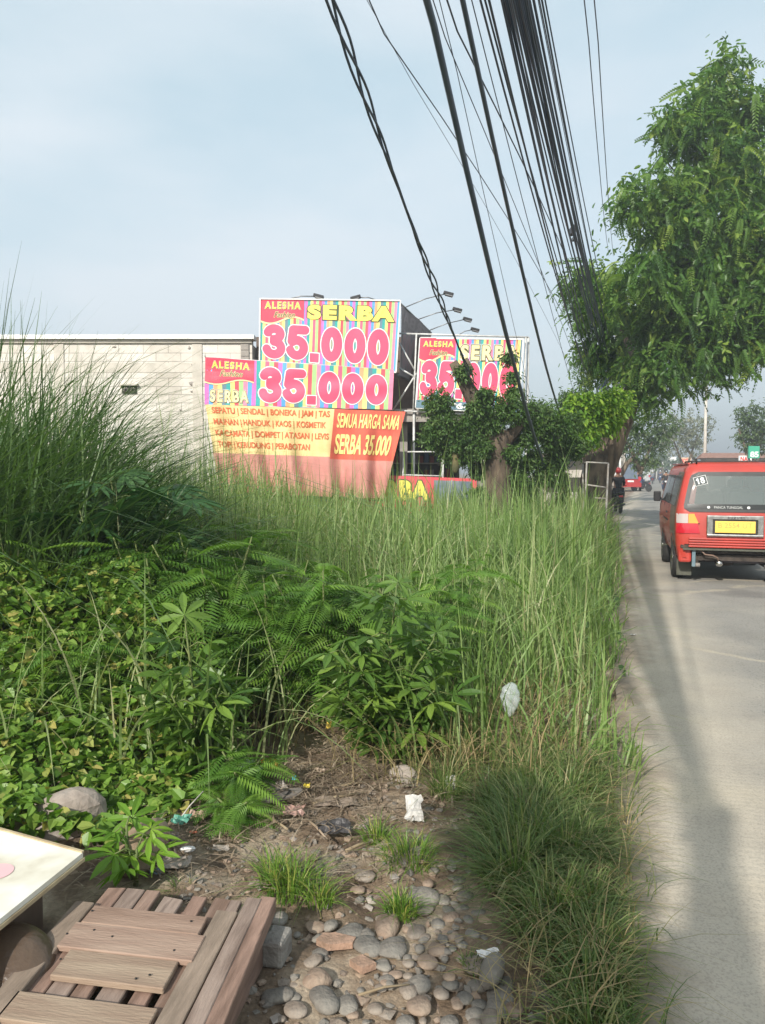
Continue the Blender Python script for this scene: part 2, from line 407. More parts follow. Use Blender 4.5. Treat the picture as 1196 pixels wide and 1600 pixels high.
# one road sheet: pale worn concrete edge running into the asphalt lane
def road_full():
    m, t, b, L = _base('road_surface'); b.inputs['Roughness'].default_value = .85
    tc = t.nodes.new('ShaderNodeTexCoord'); V = tc.outputs['Object']
    def N(sc, det=5, rg=.6):
        n = t.nodes.new('ShaderNodeTexNoise'); n.inputs['Scale'].default_value = sc; n.inputs['Detail'].default_value = det; n.inputs['Roughness'].default_value = rg; L(V, n.inputs['Vector']); return n
    def ramp(src, *st):
        r = t.nodes.new('ShaderNodeValToRGB'); e = r.color_ramp.elements
        while len(e) < len(st): e.new(.5)
        for i, (p, c) in enumerate(st): e[i].position = p; e[i].color = (*c, 1)
        L(src, r.inputs[0]); return r.outputs[0]
    def mix(a, b_, f, mode='MIX'):
        x = t.nodes.new('ShaderNodeMixRGB'); x.blend_type = mode; L(a, x.inputs[1]); L(b_, x.inputs[2])
        if isinstance(f, float): x.inputs[0].default_value = f
        else: L(f, x.inputs[0])
        return x.outputs[0]
    big = N(.6, 8, .62); asph = ramp(big.outputs[0], (.3, (.185, .173, .152)), (.7, (.29, .27, .238)))
    spk = N(70, 3); asph = mix(asph, ramp(spk.outputs[0], (.34, (.30, .30, .30)), (.45, (1, 1, 1)), (.63, (1, 1, 1)), (.70, (1.4, 1.36, 1.28))), .6, 'MULTIPLY')
    conc = ramp(N(1.1, 8, .65).outputs[0], (.3, (.335, .29, .23)), (.7, (.46, .405, .325)))
    fine = N(110, 4); conc = mix(conc, ramp(fine.outputs[0], (.36, (.55, .55, .55)), (.5, (1, 1, 1)), (.7, (1.12, 1.1, 1.06))), .5, 'MULTIPLY')
    at = t.nodes.new('ShaderNodeAttribute'); at.attribute_name = 'across'
    nn = N(1.3, 6, .6); ad = t.nodes.new('ShaderNodeMath'); ad.operation = 'MULTIPLY_ADD'; ad.inputs[1].default_value = .9; L(nn.outputs[0], ad.inputs[0]); L(at.outputs['Fac'], ad.inputs[2])
    f = ramp(ad.outputs[0], (.30, (0, 0, 0)), (1.0, (1, 1, 1)))
    mr = t.nodes.new('ShaderNodeMapRange'); mr.inputs['From Min'].default_value = .95; mr.inputs['From Max'].default_value = 1.6; L(ad.outputs[0], mr.inputs[0])
    col = mix(conc, asph, mr.outputs[0])
    em = t.nodes.new('ShaderNodeMapRange'); em.inputs['From Min'].default_value = .50; em.inputs['From Max'].default_value = .78; em.inputs['To Min'].default_value = .9; em.inputs['To Max'].default_value = 0; L(ad.outputs[0], em.inputs[0])
    soil = ramp(N(14, 7, .7).outputs[0], (.35, (.13, .095, .065)), (.65, (.27, .21, .15))); col = mix(col, soil, em.outputs[0])
    st_ = N(.9, 3, .5); col = mix(col, ramp(st_.outputs[0], (.34, (.66, .66, .68)), (.44, (1, 1, 1)), (.58, (1, 1, 1)), (.68, (1.14, 1.12, 1.07))), .8, 'MULTIPLY')
    # cracks filled with pale dust, only in the lane
    wv = N(2.0, 4); am = t.nodes.new('ShaderNodeMixRGB'); am.inputs[0].default_value = .2; L(V, am.inputs[1]); L(wv.outputs['Color'], am.inputs[2])
    vo = t.nodes.new('ShaderNodeTexVoronoi'); vo.feature = 'DISTANCE_TO_EDGE'; vo.inputs['Scale'].default_value = .33; L(am.outputs[0], vo.inputs['Vector'])
    ck = ramp(vo.outputs['Distance'], (.002, (1.5, 1.42, 1.25)), (.014, (1, 1, 1))); br = N(1.0, 2); gate = ramp(br.outputs[0], (.44, (0, 0, 0)), (.50, (1, 1, 1)))
    gm = t.nodes.new('ShaderNodeMath'); gm.operation = 'MULTIPLY'; L(gate, gm.inputs[0]); L(mr.outputs[0], gm.inputs[1])
    col = mix(col, ck, gm.outputs[0], 'MULTIPLY'); L(col, b.inputs['Base Color'])
    mp = t.nodes.new('ShaderNodeMapping'); mp.inputs['Rotation'].default_value = (0, 0, R(14)); L(V, mp.inputs[0])
    wa = t.nodes.new('ShaderNodeTexWave'); wa.bands_direction = 'Y'; wa.inputs['Scale'].default_value = 7; wa.inputs['Distortion'].default_value = 2.5; wa.inputs['Detail Scale'].default_value = .6; L(mp.outputs[0], wa.inputs['Vector'])
    b1 = t.nodes.new('ShaderNodeBump'); b1.inputs['Strength'].default_value = .35; b1.inputs['Distance'].default_value = .006; L(spk.outputs[0], b1.inputs['Height'])
    b2 = t.nodes.new('ShaderNodeBump'); b2.inputs['Strength'].default_value = .10; b2.inputs['Distance'].default_value = .006; L(wa.outputs[0], b2.inputs['Height']); L(b1.outputs[0], b2.inputs['Normal']); L(b2.outputs[0], b.inputs['Normal'])
    return m
M_CONC = pmat('pavement_concrete', (.30, .26, .21), (.38, .33, .27), 2, .85, .2)
strip('road', lambda d: edge(d)-.12, lambda d: edge(d)+6.5, .006, road_full(), wob=.03, nc=14, d1=146)
strip('pavement', lambda d: edge(d)+6.5, lambda d: edge(d)+10, .12, M_CONC)

# ================================================================ BUILDINGS
def block_mat():
    m, t, b, L = _base('aerated_block'); b.inputs['Roughness'].default_value = .9
    tc = t.nodes.new('ShaderNodeTexCoord'); sp = t.nodes.new('ShaderNodeSeparateXYZ'); cb = t.nodes.new('ShaderNodeCombineXYZ')
    L(tc.outputs['Object'], sp.inputs[0]); L(sp.outputs[0], cb.inputs[0]); L(sp.outputs[2], cb.inputs[1])
    nw = t.nodes.new('ShaderNodeTexNoise'); nw.inputs['Scale'].default_value = 1.5; L(cb.outputs[0], nw.inputs['Vector'])
    mw = t.nodes.new('ShaderNodeMixRGB'); mw.inputs[0].default_value = .015; L(cb.outputs[0], mw.inputs[1]); L(nw.outputs['Color'], mw.inputs[2])
    br = t.nodes.new('ShaderNodeTexBrick'); br.inputs['Scale'].default_value = 1; br.inputs['Brick Width'].default_value = .6; br.inputs['Row Height'].default_value = .2
    br.inputs['Mortar Size'].default_value = .007; br.inputs['Mortar Smooth'].default_value = .3
    br.inputs['Color1'].default_value = (.66, .625, .575, 1); br.inputs['Color2'].default_value = (.57, .54, .495, 1); br.inputs['Mortar'].default_value = (.30, .28, .255, 1)
    L(mw.outputs[0], br.inputs['Vector'])
    n = t.nodes.new('ShaderNodeTexNoise'); n.inputs['Scale'].default_value = .9; n.inputs['Detail'].default_value = 9; n.inputs['Roughness'].default_value = .66; L(cb.outputs[0], n.inputs['Vector'])
    r = t.nodes.new('ShaderNodeValToRGB'); e = r.color_ramp.elements; e[0].position = .3; e[1].position = .6; e[0].color = (.68, .65, .60, 1); e[1].color = (1, 1, 1, 1); L(n.outputs[0], r.inputs[0])
    mx = t.nodes.new('ShaderNodeMixRGB'); mx.blend_type = 'MULTIPLY'; mx.inputs[0].default_value = 1; L(br.outputs[0], mx.inputs[1]); L(r.outputs[0], mx.inputs[2])
    # smeared mortar patches hide the joints in places
    n5 = t.nodes.new('ShaderNodeTexNoise'); n5.inputs['Scale'].default_value = 1.3; n5.inputs['Detail'].default_value = 5; L(tc.outputs['Object'], n5.inputs['Vector'])
    r5 = t.nodes.new('ShaderNodeValToRGB'); r5.color_ramp.elements[0].position = .48; r5.color_ramp.elements[1].position = .56; L(n5.outputs[0], r5.inputs[0])
    m5 = t.nodes.new('ShaderNodeMixRGB'); m5.inputs[2].default_value = (.60, .565, .52, 1); ml = t.nodes.new('ShaderNodeMath'); ml.operation = 'MULTIPLY'; ml.inputs[1].default_value = .4; L(r5.outputs[0], ml.inputs[0]); L(ml.outputs[0], m5.inputs[0])
    L(mx.outputs[0], m5.inputs[1]); L(m5.outputs[0], b.inputs['Base Color'])
    bp = t.nodes.new('ShaderNodeBump'); bp.inputs['Strength'].default_value = .5; bp.inputs['Distance'].default_value = .01; bp.invert = True; L(br.outputs['Fac'], bp.inputs['Height']); L(bp.outputs[0], b.inputs['Normal'])
    return m
M_BLOCK = block_mat()
M_CEM = pmat('cement', (.42, .39, .34), (.56, .52, .46), 2.5, .9, .3, bscale=20)
M_CEMD = pmat('dark_cement', (.24, .22, .20), (.33, .30, .27), 3, .9, .3)
M_WPAINT = pmat('white_paint', (.74, .74, .72), (.62, .61, .58), 6, .5)
M_PIPE = pmat('white_pipe', (.62, .62, .60), (.45, .44, .42), 9, .45, metal=.1)
M_DARK = pmat('dark_void', (.03, .025, .022), (.05, .042, .036), 3, .9)
M_BROWN = pmat('brown_sheet', (.10, .07, .055), (.15, .11, .09), 4, .8)
M_STEEL = pmat('grey_steel', (.16, .165, .17), (.24, .24, .24), 6, .4, metal=.6)
M_BLACK = pmat('black_plastic', (.012, .012, .013), (.02, .02, .022), 9, .45)

WY = 18.5
bw = empty('block_wall_building', (-8, WY, 0), 0, 'long unpainted building wall of pale aerated blocks with a white coping', 'building')
xr = PXX(396, WY); topz = PX(0, 531, WY).z
W = lambda x, y: PX(x, y, WY)
mb = MB(); mb.box(((-16+xr)/2, WY+.1, topz/2), (xr+16, .2, topz)); mb.build('wall', M_BLOCK, bw)
mb = MB(); mb.box(((-16+xr)/2, WY+2.6, topz/2), (xr+16, 4.7, topz-.2)); mb.build('rear_walls', M_CEMD, bw)
mb = MB(); mb.box(((-16+xr)/2+.02, WY+.05, topz+.05), (xr+16.1, .4, .10)); mb.box(((-16+xr)/2, WY-.03, topz-.05), (xr+16, .06, .06), m=1); mb.build('coping', [M_WPAINT, M_CEM], bw)
z0 = W(0, 582).z; z1 = W(0, 567).z
mb = MB(); mb.box(((-16+xr)/2, WY-.004, (z0+z1)/2), (xr+16, .012, z1-z0)); mb.build('tie_beam', M_CEM, bw)
for px in (97, 311):
    c = PXX(px, WY); mb = MB(); mb.box((c, WY-.012, topz/2-.05), (.24, .028, topz-.12)); mb.build('column', M_CEM, bw)
c = PXX(385, WY); mb = MB()
for k in range(3): mb.box((c, WY-.02, topz-.18-.15*k), (.2, .045, .14), bev=.006)
mb.build('corner_blocks', M_CEMD, bw)
v = empty('x', (0, 0, 0)); bpy.data.objects.remove(v)
pv = W(203, 608); mb = MB(); mb.box((pv.x, WY-.05, pv.z+.1), (.44, .12, .04), m=1)
mb.box((pv.x, WY-.012, pv.z-.02), (.36, .03, .19), m=0)
for s in (-1, 1):
    ring = [(.05, 0), (.05, .03), (.03, .03), (.03, 0)]
    mb.lathe([(.062, -.045), (.062, -.028)], (pv.x+s*.085, WY, pv.z-.02), 'Y', 12, 1)
    for k in range(4):
        a = k*math.pi/4; mb.box((pv.x+s*.085, WY-.05, pv.z-.02), (.018, .012, .12), Matrix.Rotation(a, 3, 'Y'), m=0)
mb.build('vent', [M_DARK, M_CEM], bw)
# small mortar spots and broken pits on the wall
rr = random.Random(4)
for x_, y_ in [(282, 640), (140, 597), (296, 544), (300, 600), (118, 663), (180, 542), (300, 612), (310, 680), (85, 545), (240, 690), (302, 571)]:
    p = W(x_, y_); mb = MB(); mb.blob((p.x, WY-.004, p.z), (rr.uniform(.03, .07), .014, rr.uniform(.02, .06)), sub=1, jit=.5, seed=x_); mb.build('mortar_spot', M_CEMD, bw)

# shop behind the billboards
xl = xr+.02; xR = 2.4
sh = empty('shop_building', ((xl+xR)/2, 21, 0), 0, 'dark open-fronted shop behind the striped price billboards', 'building')
mb = MB(); zt = PX(0, 523, 18.7).z
mb.box(((xl+1.2)/2, 21.4, (zt+2.9)/2), (1.2-xl, 4.8, zt-2.9)); mb.build('upper_wall', M_BROWN, sh)
mb = MB(); mb.box(((xl+xR)/2, 23.4, 1.45), (xR-xl, .15, 2.9)); mb.box((xl+.08, 21.2, 1.45), (.15, 4.4, 2.9)); mb.build('wall', M_DARK, sh)
mb = MB(); p0 = PX(613, 643, 17.6); p1 = PX(765, 655, 17.6)
mb.box(((xl+xR+.6)/2, 20.6, p0.z-.12), (xR+.6-xl, 6.2, .2)); mb.box(((xl+xR+.6)/2, 17.46, p0.z-.1), (xR+.6-xl, .06, .3), m=1); mb.build('awning', [M_BROWN, M_CEMD], sh)
for xx in (xl+.2, .5, 2.35):
    mb = MB(); mb.box((xx, 17.8, 1.35), (.18, .18, 2.7)); mb.build('column', M_CEMD, sh)
mb = MB()
rr = random.Random(9)
for r_ in range(3):
    mb.box((1.2, 22.6, .6+.6*r_), (2.2, .5, .04), m=0)
    for k in range(13):
        hh = rr.uniform(.15, .42); mb.box((.2+.16*k, 22.5, .62+.6*r_+hh/2), (.12, .3, hh), m=rr.randint(1, 4))
mb.build('goods_shelf', [M_CEMD, pmat('goods_red', (.22, .03, .03)), pmat('goods_blue', (.05, .1, .2)), pmat('goods_tan', (.25, .18, .11)), pmat('goods_grey', (.2, .2, .2))], sh)

# ---- banner inks
INK = {n: pmat('ink_'+n, c, tuple(x*.9 for x in c), 14, .55) for n, c in dict(
    teal=(.04, .36, .34), yellow=(.86, .74, .22), pink=(.80, .12, .22), green=(.36, .62, .24), red=(.72, .09, .12), blue=(.10, .35, .66), magenta=(.58, .16, .48),
    orange=(.82, .36, .18), slate=(.13, .22, .28), rose=(.80, .24, .36)).items()}
M_PINK = pmat('ink_digit', (.80, .085, .17), (.74, .08, .16), 10, .5); M_WHITE = pmat('ink_white', (.84, .82, .80), (.78, .77, .75), 12, .5)
M_OUT = pmat('ink_outline', (.10, .11, .05)); M_YEL = pmat('ink_letter_yellow', (.88, .76, .13), (.84, .72, .13), 10, .5)
M_LOGO = pmat('ink_logo_red', (.76, .055, .10), (.70, .055, .10), 10, .5)
M_CREAM = pmat('ink_cream', (.80, .66, .36))
STR = ['teal', 'yellow', 'pink', 'green', 'red', 'magenta', 'blue', 'orange', 'yellow', 'slate', 'teal', 'yellow', 'red', 'green', 'rose', 'blue', 'magenta']
STRM = list(INK.values()); STRI = {n: i for i, n in enumerate(INK)}
def stripes(surf, parent, name='banner', nu=46, nv=6, u0=0, u1=1, k=0, off=0, mats=None, extra=1, world=True):
    mb = MB()
    for i in range(nu):
        a = u0+(u1-u0)*i/nu; b = u0+(u1-u0)*(i+1)/nu
        sheet(mb, surf, a, b, 0, 1, extra, nv, k, STRI[STR[(i+off) % len(STR)]], smooth=True)
    # back sheet, giving the vinyl its thickness
    return mb.build(name, mats or STRM, parent, world=world)
def rim(surf, parent, name, mat, t=.03, depth=.08):
    mb = MB()
    for a, b in (((0, 0), (1, 0)), ((1, 0), (1, 1)), ((1, 1), (0, 1)), ((0, 1), (0, 0))):
        mb.bar(surf(*a, -.02), surf(*b, -.02), depth, t)
    return mb.build(name, mat, parent)
def logo(surf, parent, u0, u1, v0, z=.006, cuts=0):
    mb = MB()
    wv = lambda u: v0 + .055*math.sin((u-u0)/(u1-u0)*5.6+3.5)
    sheet(mb, surf, u0, u1, v0, 1, 22, 6, z, 0, vlo=wv)
    sheet(mb, surf, u0, u1, v0, 1, 22, 1, z+.003, 1, vlo=wv)
    # keep only a thin curved yellow edge for the second patch
    nvv = 23*2; vs = mb.v[-nvv:]
    for i in range(23):
        u = u0+(u1-u0)*i/22; mb.v[-nvv+2*i+1] = tuple(surf(u, wv(u)+.028, z+.003))
    return mb.build('logo_panel', [M_LOGO, M_CREAM], parent)

# top billboard
def fold_small(u, v): return .012*math.sin(u*23+v*4)*math.sin(v*3.1)
D1 = 17.0
tb = empty('billboard', PX(514, 582, D1+.1), 0, 'topmost striped billboard reading SERBA 35.000 over the shop front', 'billboard')
s1 = quad_surf(PX(407, 467, D1), PX(626, 470, D1), PX(619, 582, D1), PX(406, 565, D1), fold_small)
stripes(s1, tb, nu=50)
digits('number_lettering', '35.000', (.012, .945, .035, .625), s1, [(.235, M_OUT), (.225, M_WHITE), (.185, M_PINK)], tb)
logo(s1, tb, 0, .315, .655)
lettering('name_lettering', 'ALESHA', (.035, .29, .845, .955), s1, [(.075, M_WHITE), (.055, M_OUT), (.022, M_YEL)], tb, z0=.014, space=1.3)
lettering('script_lettering', 'Fashion', (.10, .25, .715, .80), s1, [(.045, M_CREAM), (.0, M_OUT)], tb, z0=.014, shear=.35)
lettering('word_lettering', 'SERBA', (.34, .965, .70, .92), s1, [(.10, M_OUT), (.062, M_YEL)], tb, z0=.014, space=1.2, cuts=10)
rim(s1, tb, 'frame', M_WPAINT, .03, .10)
mb = MB(); e0, e1, e2, e3 = s1(1.005, 0, 0), s1(1.005, 1, 0), s1(1.005, 1, -.28), s1(1.005, 0, -.28); mb.add([e0, e1, e2, e3], [(0, 1, 2, 3)]); mb.build('side_wrap', INK['blue'], tb)
mb = MB(); mb.add([s1(0, 0, -.05), s1(1, 0, -.05), s1(1, 1, -.05), s1(0, 1, -.05)], [(0, 1, 2, 3)]); mb.build('back_sheet', M_CEMD, tb)

# second banner below
D2 = 16.75
def fold_mid(u, v): return .018*math.sin(u*31+v*5)+.010*math.sin(u*9-v*11)
sb = empty('banner', PX(466, 640, D2+.1), 0, 'striped banner with the number 35.000 hung below the top billboard', 'banner')
s2 = quad_surf(PX(321, 558, D2), PX(616, 586, D2), PX(613, 640, D2), PX(320, 632, D2), fold_mid)
s2 = quad_surf(PX(321, 558, D2), PX(616, 578, D2), PX(613, 640, D2), PX(320, 632, D2), fold_mid)
stripes(s2, sb, nu=44, off=5)
digits('number_lettering', '35.000', (.28, .975, .04, .90), s2, [(.235, M_OUT), (.225, M_WHITE), (.185, M_PINK)], sb)
logo(s2, sb, 0, .26, .48)
lettering('name_lettering', 'ALESHA', (.035, .235, .78, .93), s2, [(.075, M_WHITE), (.055, M_OUT), (.022, M_YEL)], sb, z0=.014, space=1.3, cuts=6)
lettering('script_lettering', 'Fashion', (.08, .20, .62, .74), s2, [(.045, M_CREAM), (.0, M_OUT)], sb, z0=.014, shear=.35, cuts=4)
lettering('word_lettering', 'SERBA', (.03, .235, .06, .32), s2, [(.095, M_WHITE), (.075, M_OUT), (.035, M_CREAM)], sb, z0=.010, space=1.3, cuts=6)
mb = MB(); mb.tube([s2(0, 1, .02), PX(318, 552, D2)], .012, 5); mb.tube([s2(0, 1, -.03), s2(1, 1, -.03)], .02, 6); mb.tube([s2(0, 0, -.03), s2(1, 0, -.03)], .02, 6); mb.build('rail', M_PIPE, sb)

# hanging cloth
D3 = 16.5
def fold_big(u, v): return (1.15-v)*(.10*math.sin(u*31+1.5*math.sin(v*3))+.06*math.sin(u*67+v*6+2*math.sin(u*5)))+.012*math.sin(v*19+u*23)
hb = empty('hanging_banner', PX(470, 775, D3), 0, 'long yellow and red cloth banner listing goods, its lower half faded pink', 'banner')
s3 = quad_surf(PX(321, 632, D3), PX(634, 643, D3), PX(600, 779, D3), PX(347, 770, D3), fold_big)
M_CY = pmat('cloth_yellow', (.80, .62, .30), (.66, .48, .22), 2.5, .8); M_CR = pmat('cloth_red', (.66, .13, .08), (.52, .10, .07), 2.5, .8); M_CP = pmat('cloth_pink', (.60, .28, .24), (.46, .19, .165), 1.6, .85); M_CT = pmat('cloth_letter_red', (.62, .13, .05)); M_CTY = pmat('cloth_letter_yellow', (.86, .70, .25))
mb = MB(); sheet(mb, s3, 0, .645, .455, 1, 90, 12, 0, 0, smooth=True); sheet(mb, s3, .645, 1, .43, 1, 50, 12, 0, 1, smooth=True)
sheet(mb, s3, 0, .645, 0, .455, 90, 10, 0, 2, smooth=True); sheet(mb, s3, .645, 1, 0, .43, 50, 10, 0, 2, smooth=True)
mb.build('cloth', [M_CY, M_CR, M_CP], hb)
for i, row in enumerate(['SEPATU | SENDAL | BONEKA | JAM | TAS', 'MAINAN | HANDUK | KAOS | KOSMETIK', 'KACAMATA | DOMPET | ATASAN | LEVIS', 'TOPI | KERUDUNG | PERABOTAN']):
    lettering('goods_lettering', row, (.03, [.625, .61, .63, .53][i], .885-.128*i, .975-.128*i), s3, [(.022, M_CT)], hb, z0=.012, cuts=70)
lettering('slogan_lettering', 'SEMUA HARGA SAMA', (.665, .985, .79, .955), s3, [(.02, M_CTY)], hb, z0=.014, cuts=36)
lettering('price_lettering', 'SERBA 35.000', (.665, .965, .49, .72), s3, [(.03, M_CTY)], hb, z0=.014, cuts=36)

# right hand billboard on its pipe frame
D4 = 17.2
rb = empty('billboard', PX(736, 650, D4), 0, 'right-hand striped billboard on white pipes, partly hidden by the vine-covered stump', 'billboard')
s4 = quad_surf(PX(657, 528, D4), PX(818, 530, D4), PX(810, 646, D4), PX(650, 637, D4), lambda u, v: .008*math.sin(u*20))
stripes(s4, rb, nu=42, off=2)
digits('number_lettering', '35.000', (.015, .96, .14, .70), s4, [(.235, M_OUT), (.225, M_WHITE), (.185, M_PINK)], rb)
logo(s4, rb, 0, .345, .70)
lettering('name_lettering', 'ALESHA', (.035, .325, .875, .955), s4, [(.075, M_WHITE), (.055, M_OUT), (.022, M_YEL)], rb, z0=.014, space=1.3)
lettering('script_lettering', 'Fashion', (.10, .27, .76, .83), s4, [(.045, M_CREAM), (.0, M_OUT)], rb, z0=.014, shear=.35)
lettering('word_lettering', 'SERBA', (.40, .96, .70, .91), s4, [(.11, M_WHITE), (.09, M_OUT), (.045, M_CREAM)], rb, z0=.014, space=1.3)
mb = MB(); sheet(mb, s4, 0, 1, 0, .115, 6, 1, .012, 0); mb.build('phone_strip', INK['slate'], rb)
lettering('phone_lettering', '0896-1295', (.20, .75, .012, .10), s4, [(.05, M_WHITE)], rb, z0=.018)
mb = MB(); mb.add([s4(0, 0, -.04), s4(1, 0, -.04), s4(1, 1, -.04), s4(0, 1, -.04)], [(0, 1, 2, 3)]); mb.build('back_sheet', M_CEMD, rb)
rim(s4, rb, 'frame', M_WPAINT, .04, .05)
T = lambda x, y, d=D4: PX(x, y, d)
mb = MB(); r_ = .022
for a, b in (((623, 521), (826, 527)), ((651, 522), (646, 642)), ((613, 641), (812, 652)), ((624, 535), (651, 583)), ((651, 583), (614, 642)), ((624, 575), (650, 590)), ((822, 527), (818, 655))):
    mb.tube([T(*a, D4+.12), T(*b, D4+.12)], r_, 6)
mb.tube([T(826, 527, D4+.3), PX(822, 737, D4+.3)*1, Vector((PX(822, 737, D4+.3).x, D4+.3, 0))], .03, 6)
mb.tube([T(647, 642, D4+.2), Vector((PX(647, 700, D4+.2).x, D4+.2, 0))], .03, 6)
mb.build('pipe_frame', M_PIPE, rb)

# banner seen from behind, running back along the road
M_BACK = pmat('banner_reverse', (.26, .23, .24), (.33, .29, .30), 2.5, .8); M_BLT = pmat('banner_reverse_letter', (.36, .31, .33)); M_BLP = pmat('banner_reverse_print', (.36, .24, .26))
s5 = quad_surf(PX(627, 474, 17.3), PX(676, 520, 20.6), PX(655, 600, 20.6), PX(624, 586, 17.3), lambda u, v: .02*math.sin(u*9+v*3))
bb = empty('side_banner', PX(640, 600, 18.5), 0, 'grey reverse of a banner receding from the corner of the top billboard', 'banner')
mb = MB(); sheet(mb, s5, 0, 1, 0, 1, 20, 8, 0, 0, smooth=True); mb.build('cloth', M_BACK, bb)
mir = lambda u, v, k: s5(1-u, v, k)
lettering('word_lettering', 'SERBA', (.08, .95, .76, .95), mir, [(.03, M_BLT)], bb, z0=.01, cuts=8)
lettering('number_lettering', '35.000', (.04, .96, .12, .66), mir, [(.07, M_BLT), (.035, M_BLP)], bb, z0=.01, cuts=10)
mb = MB(); mb.tube([s5(0, 1, -.03), s5(1, 1, -.03)], .03, 6); mb.tube([s5(0, 0, -.03), s5(1, 0, -.03)], .03, 6); mb.build('rail', M_STEEL, bb)

# floodlights on arms
def flood(p0, p1, d, lab, dx=1, d0=None):
    a, b = PX(*p0, d0 or d), PX(*p1, d); e = empty('floodlight', a, 0, lab, 'floodlight', 'floodlights on arms over the billboards')
    mb = MB(); m_ = (a+b)/2+Vector((0, 0, .04)); mb.tube([a, m_, b], .013, 6); mb.build('arm', M_STEEL, e)
    mb = MB(); mb.box(b+Vector((.06*dx, 0, -.0)), (.24, .12, .075), Matrix.Rotation(.25*dx, 3, 'Y'), bev=.015); mb.box(b+Vector((.07*dx, 0, -.045)), (.18, .13, .02), Matrix.Rotation(.25*dx, 3, 'Y'), m=1); mb.build('head', [M_BLACK, M_STEEL], e)
flood((634, 480), (697, 459), 17.6, 'floodlight on the highest long arm right of the top billboard')
flood((654, 499), (711, 484), 18.6, 'second floodlight arm down, above the grey side banner')
flood((672, 516), (727, 499), 19.6, 'third floodlight arm down, just above the right-hand billboard')
flood((714, 525), (739, 515), 20.4, 'lowest floodlight, small and close over the right-hand billboard frame')
flood((448, 468), (494, 463), 17.3, 'floodlight on a short flat arm over the number side of the top billboard')
flood((592, 470), (560, 465), 17.3, 'floodlight above the letter R of the top billboard', -1)

# pipe rack and counter sign by the shop front
D5 = 16.9
rk = MB()
for a, b in (((631, 706), (693, 706)), ((631, 742), (693, 744)), ((631, 706), (629, 778)), ((693, 706), (692, 778))): rk.tube([PX(*a, D5), PX(*b, D5)], .02, 6)
for a, b in (((631, 706), (631, 742)), ((693, 706), (693, 744))): rk.tube([PX(*a, D5), PX(*a, D5)+Vector((0, .5, 0)), PX(*b, D5)+Vector((0, .5, 0)), PX(*b, D5)], .016, 6)
for px in (630, 692): rk.tube([PX(px, 744, D5), Vector((PX(px, 744, D5).x, D5, 0))], .02, 6)
tag(rk.build('pipe_rack', M_PIPE, base=tuple(PX(661, 760, D5))), 'empty white pipe rack standing behind the red counter sign', 'rack')
ct = empty('counter_sign', PX(650, 790, 16.8), 0, 'red counter banner with yellow SERBA lettering and a dark blue picture', 'sign')
zz = lambda x, y: PX(x, y, 16.8)
s6 = quad_surf(zz(560, 741), zz(745, 748), Vector((PXX(745, 16.8), 16.8, .3)), Vector((PXX(560, 16.8), 16.8, .3)), lambda u, v: .01*math.sin(u*15))
mb = MB(); sheet(mb, s6, 0, 1, 0, 1, 24, 4, 0, 0, smooth=True); mb.build('cloth', INK['red'], ct)
mb = MB(); sheet(mb, s6, .64, .955, .1, .94, 8, 4, .01, 0); mb.build('picture', pmat('picture_blue', (.10, .14, .19), (.20, .24, .27), 5, .5), ct)
lettering('word_lettering', 'SERBA', (.02, .60, .52, .92), s6, [(.10, M_OUT), (.05, M_YEL)], ct, z0=.014, space=1.08, cuts=10)
mb = MB(); a = s6(.79, .96, .03); b = s6(.79, 0, .03); mb.tube([a, b], .012, 6); mb.build('post', M_PIPE, ct)
mb = MB(); c = s6(.5, .5, -.35); mb.box((c.x, 17.2, .62), ((s6(1, 0)-s6(0, 0)).length-.1, .6, 1.27)); mb.build('counter', M_CEMD, ct)
ct2 = empty('counter_sign', PX(440, 790, 16.9), 0, 'row of counter banners in red, yellow and blue under the hanging cloth banner', 'sign')
s7 = quad_surf(PX(330, 768, 16.9), PX(556, 772, 16.9), Vector((PXX(556, 16.9), 16.9, .2)), Vector((PXX(330, 16.9), 16.9, .2)))
mb = MB(); seq = ['red', 'yellow', 'green', 'red', 'blue', 'slate', 'yellow', 'red', 'teal', 'blue', 'yellow', 'red']
for i in range(12): sheet(mb, s7, i/12, (i+1)/12, 0, 1, 1, 2, 0, STRI[seq[i]])
mb.build('panels', STRM, ct2)
mb = MB(); mb.box((PXX(443, 16.9), 17.28, .5), (3.0, .6, .95)); mb.build('counter', M_CEMD, ct2)
# ================================================================ VEGETATION
G1 = leafmat('grass_green', [(.08, .145, .035), (.13, .215, .055), (.19, .285, .085), (.27, .36, .14), (.40, .38, .22)], .36)
G2 = leafmat('grass_dark', [(.04, .085, .024), (.065, .125, .036), (.13, .20, .075)], .3)
G3 = leafmat('grass_dry', [(.30, .22, .11), (.36, .28, .15), (.22, .19, .08), (.16, .18, .06)], .25, .7)
GS = leafmat('short_grass', [(.06, .11, .028), (.10, .165, .04), (.17, .23, .07), (.30, .29, .14)], .32)
V1 = leafmat('vine_leaf', [(.055, .12, .015), (.09, .18, .022), (.14, .26, .035), (.22, .32, .06), (.38, .34, .10)], .32, .4)
V2 = leafmat('fern_leaf', [(.06, .14, .02), (.10, .21, .03), (.19, .32, .05)], .4, .5)
V3 = leafmat('cassava_leaf', [(.055, .12, .022), (.095, .18, .03), (.19, .29, .05)], .32, .4)
V4 = leafmat('roadside_leaf', [(.05, .10, .03), (.08, .15, .045), (.12, .19, .06)], .3)
T1 = leafmat('tree_leaf', [(.035, .09, .02), (.07, .155, .03), (.125, .225, .042), (.25, .33, .06)], .42, .4)
T2 = leafmat('tree_leaf_lime', [(.10, .22, .02), (.18, .32, .03), (.30, .42, .05)], .4)
T3 = leafmat('stump_leaf', [(.03, .075, .015), (.05, .11, .02), (.08, .15, .03), (.11, .17, .045)], .3)
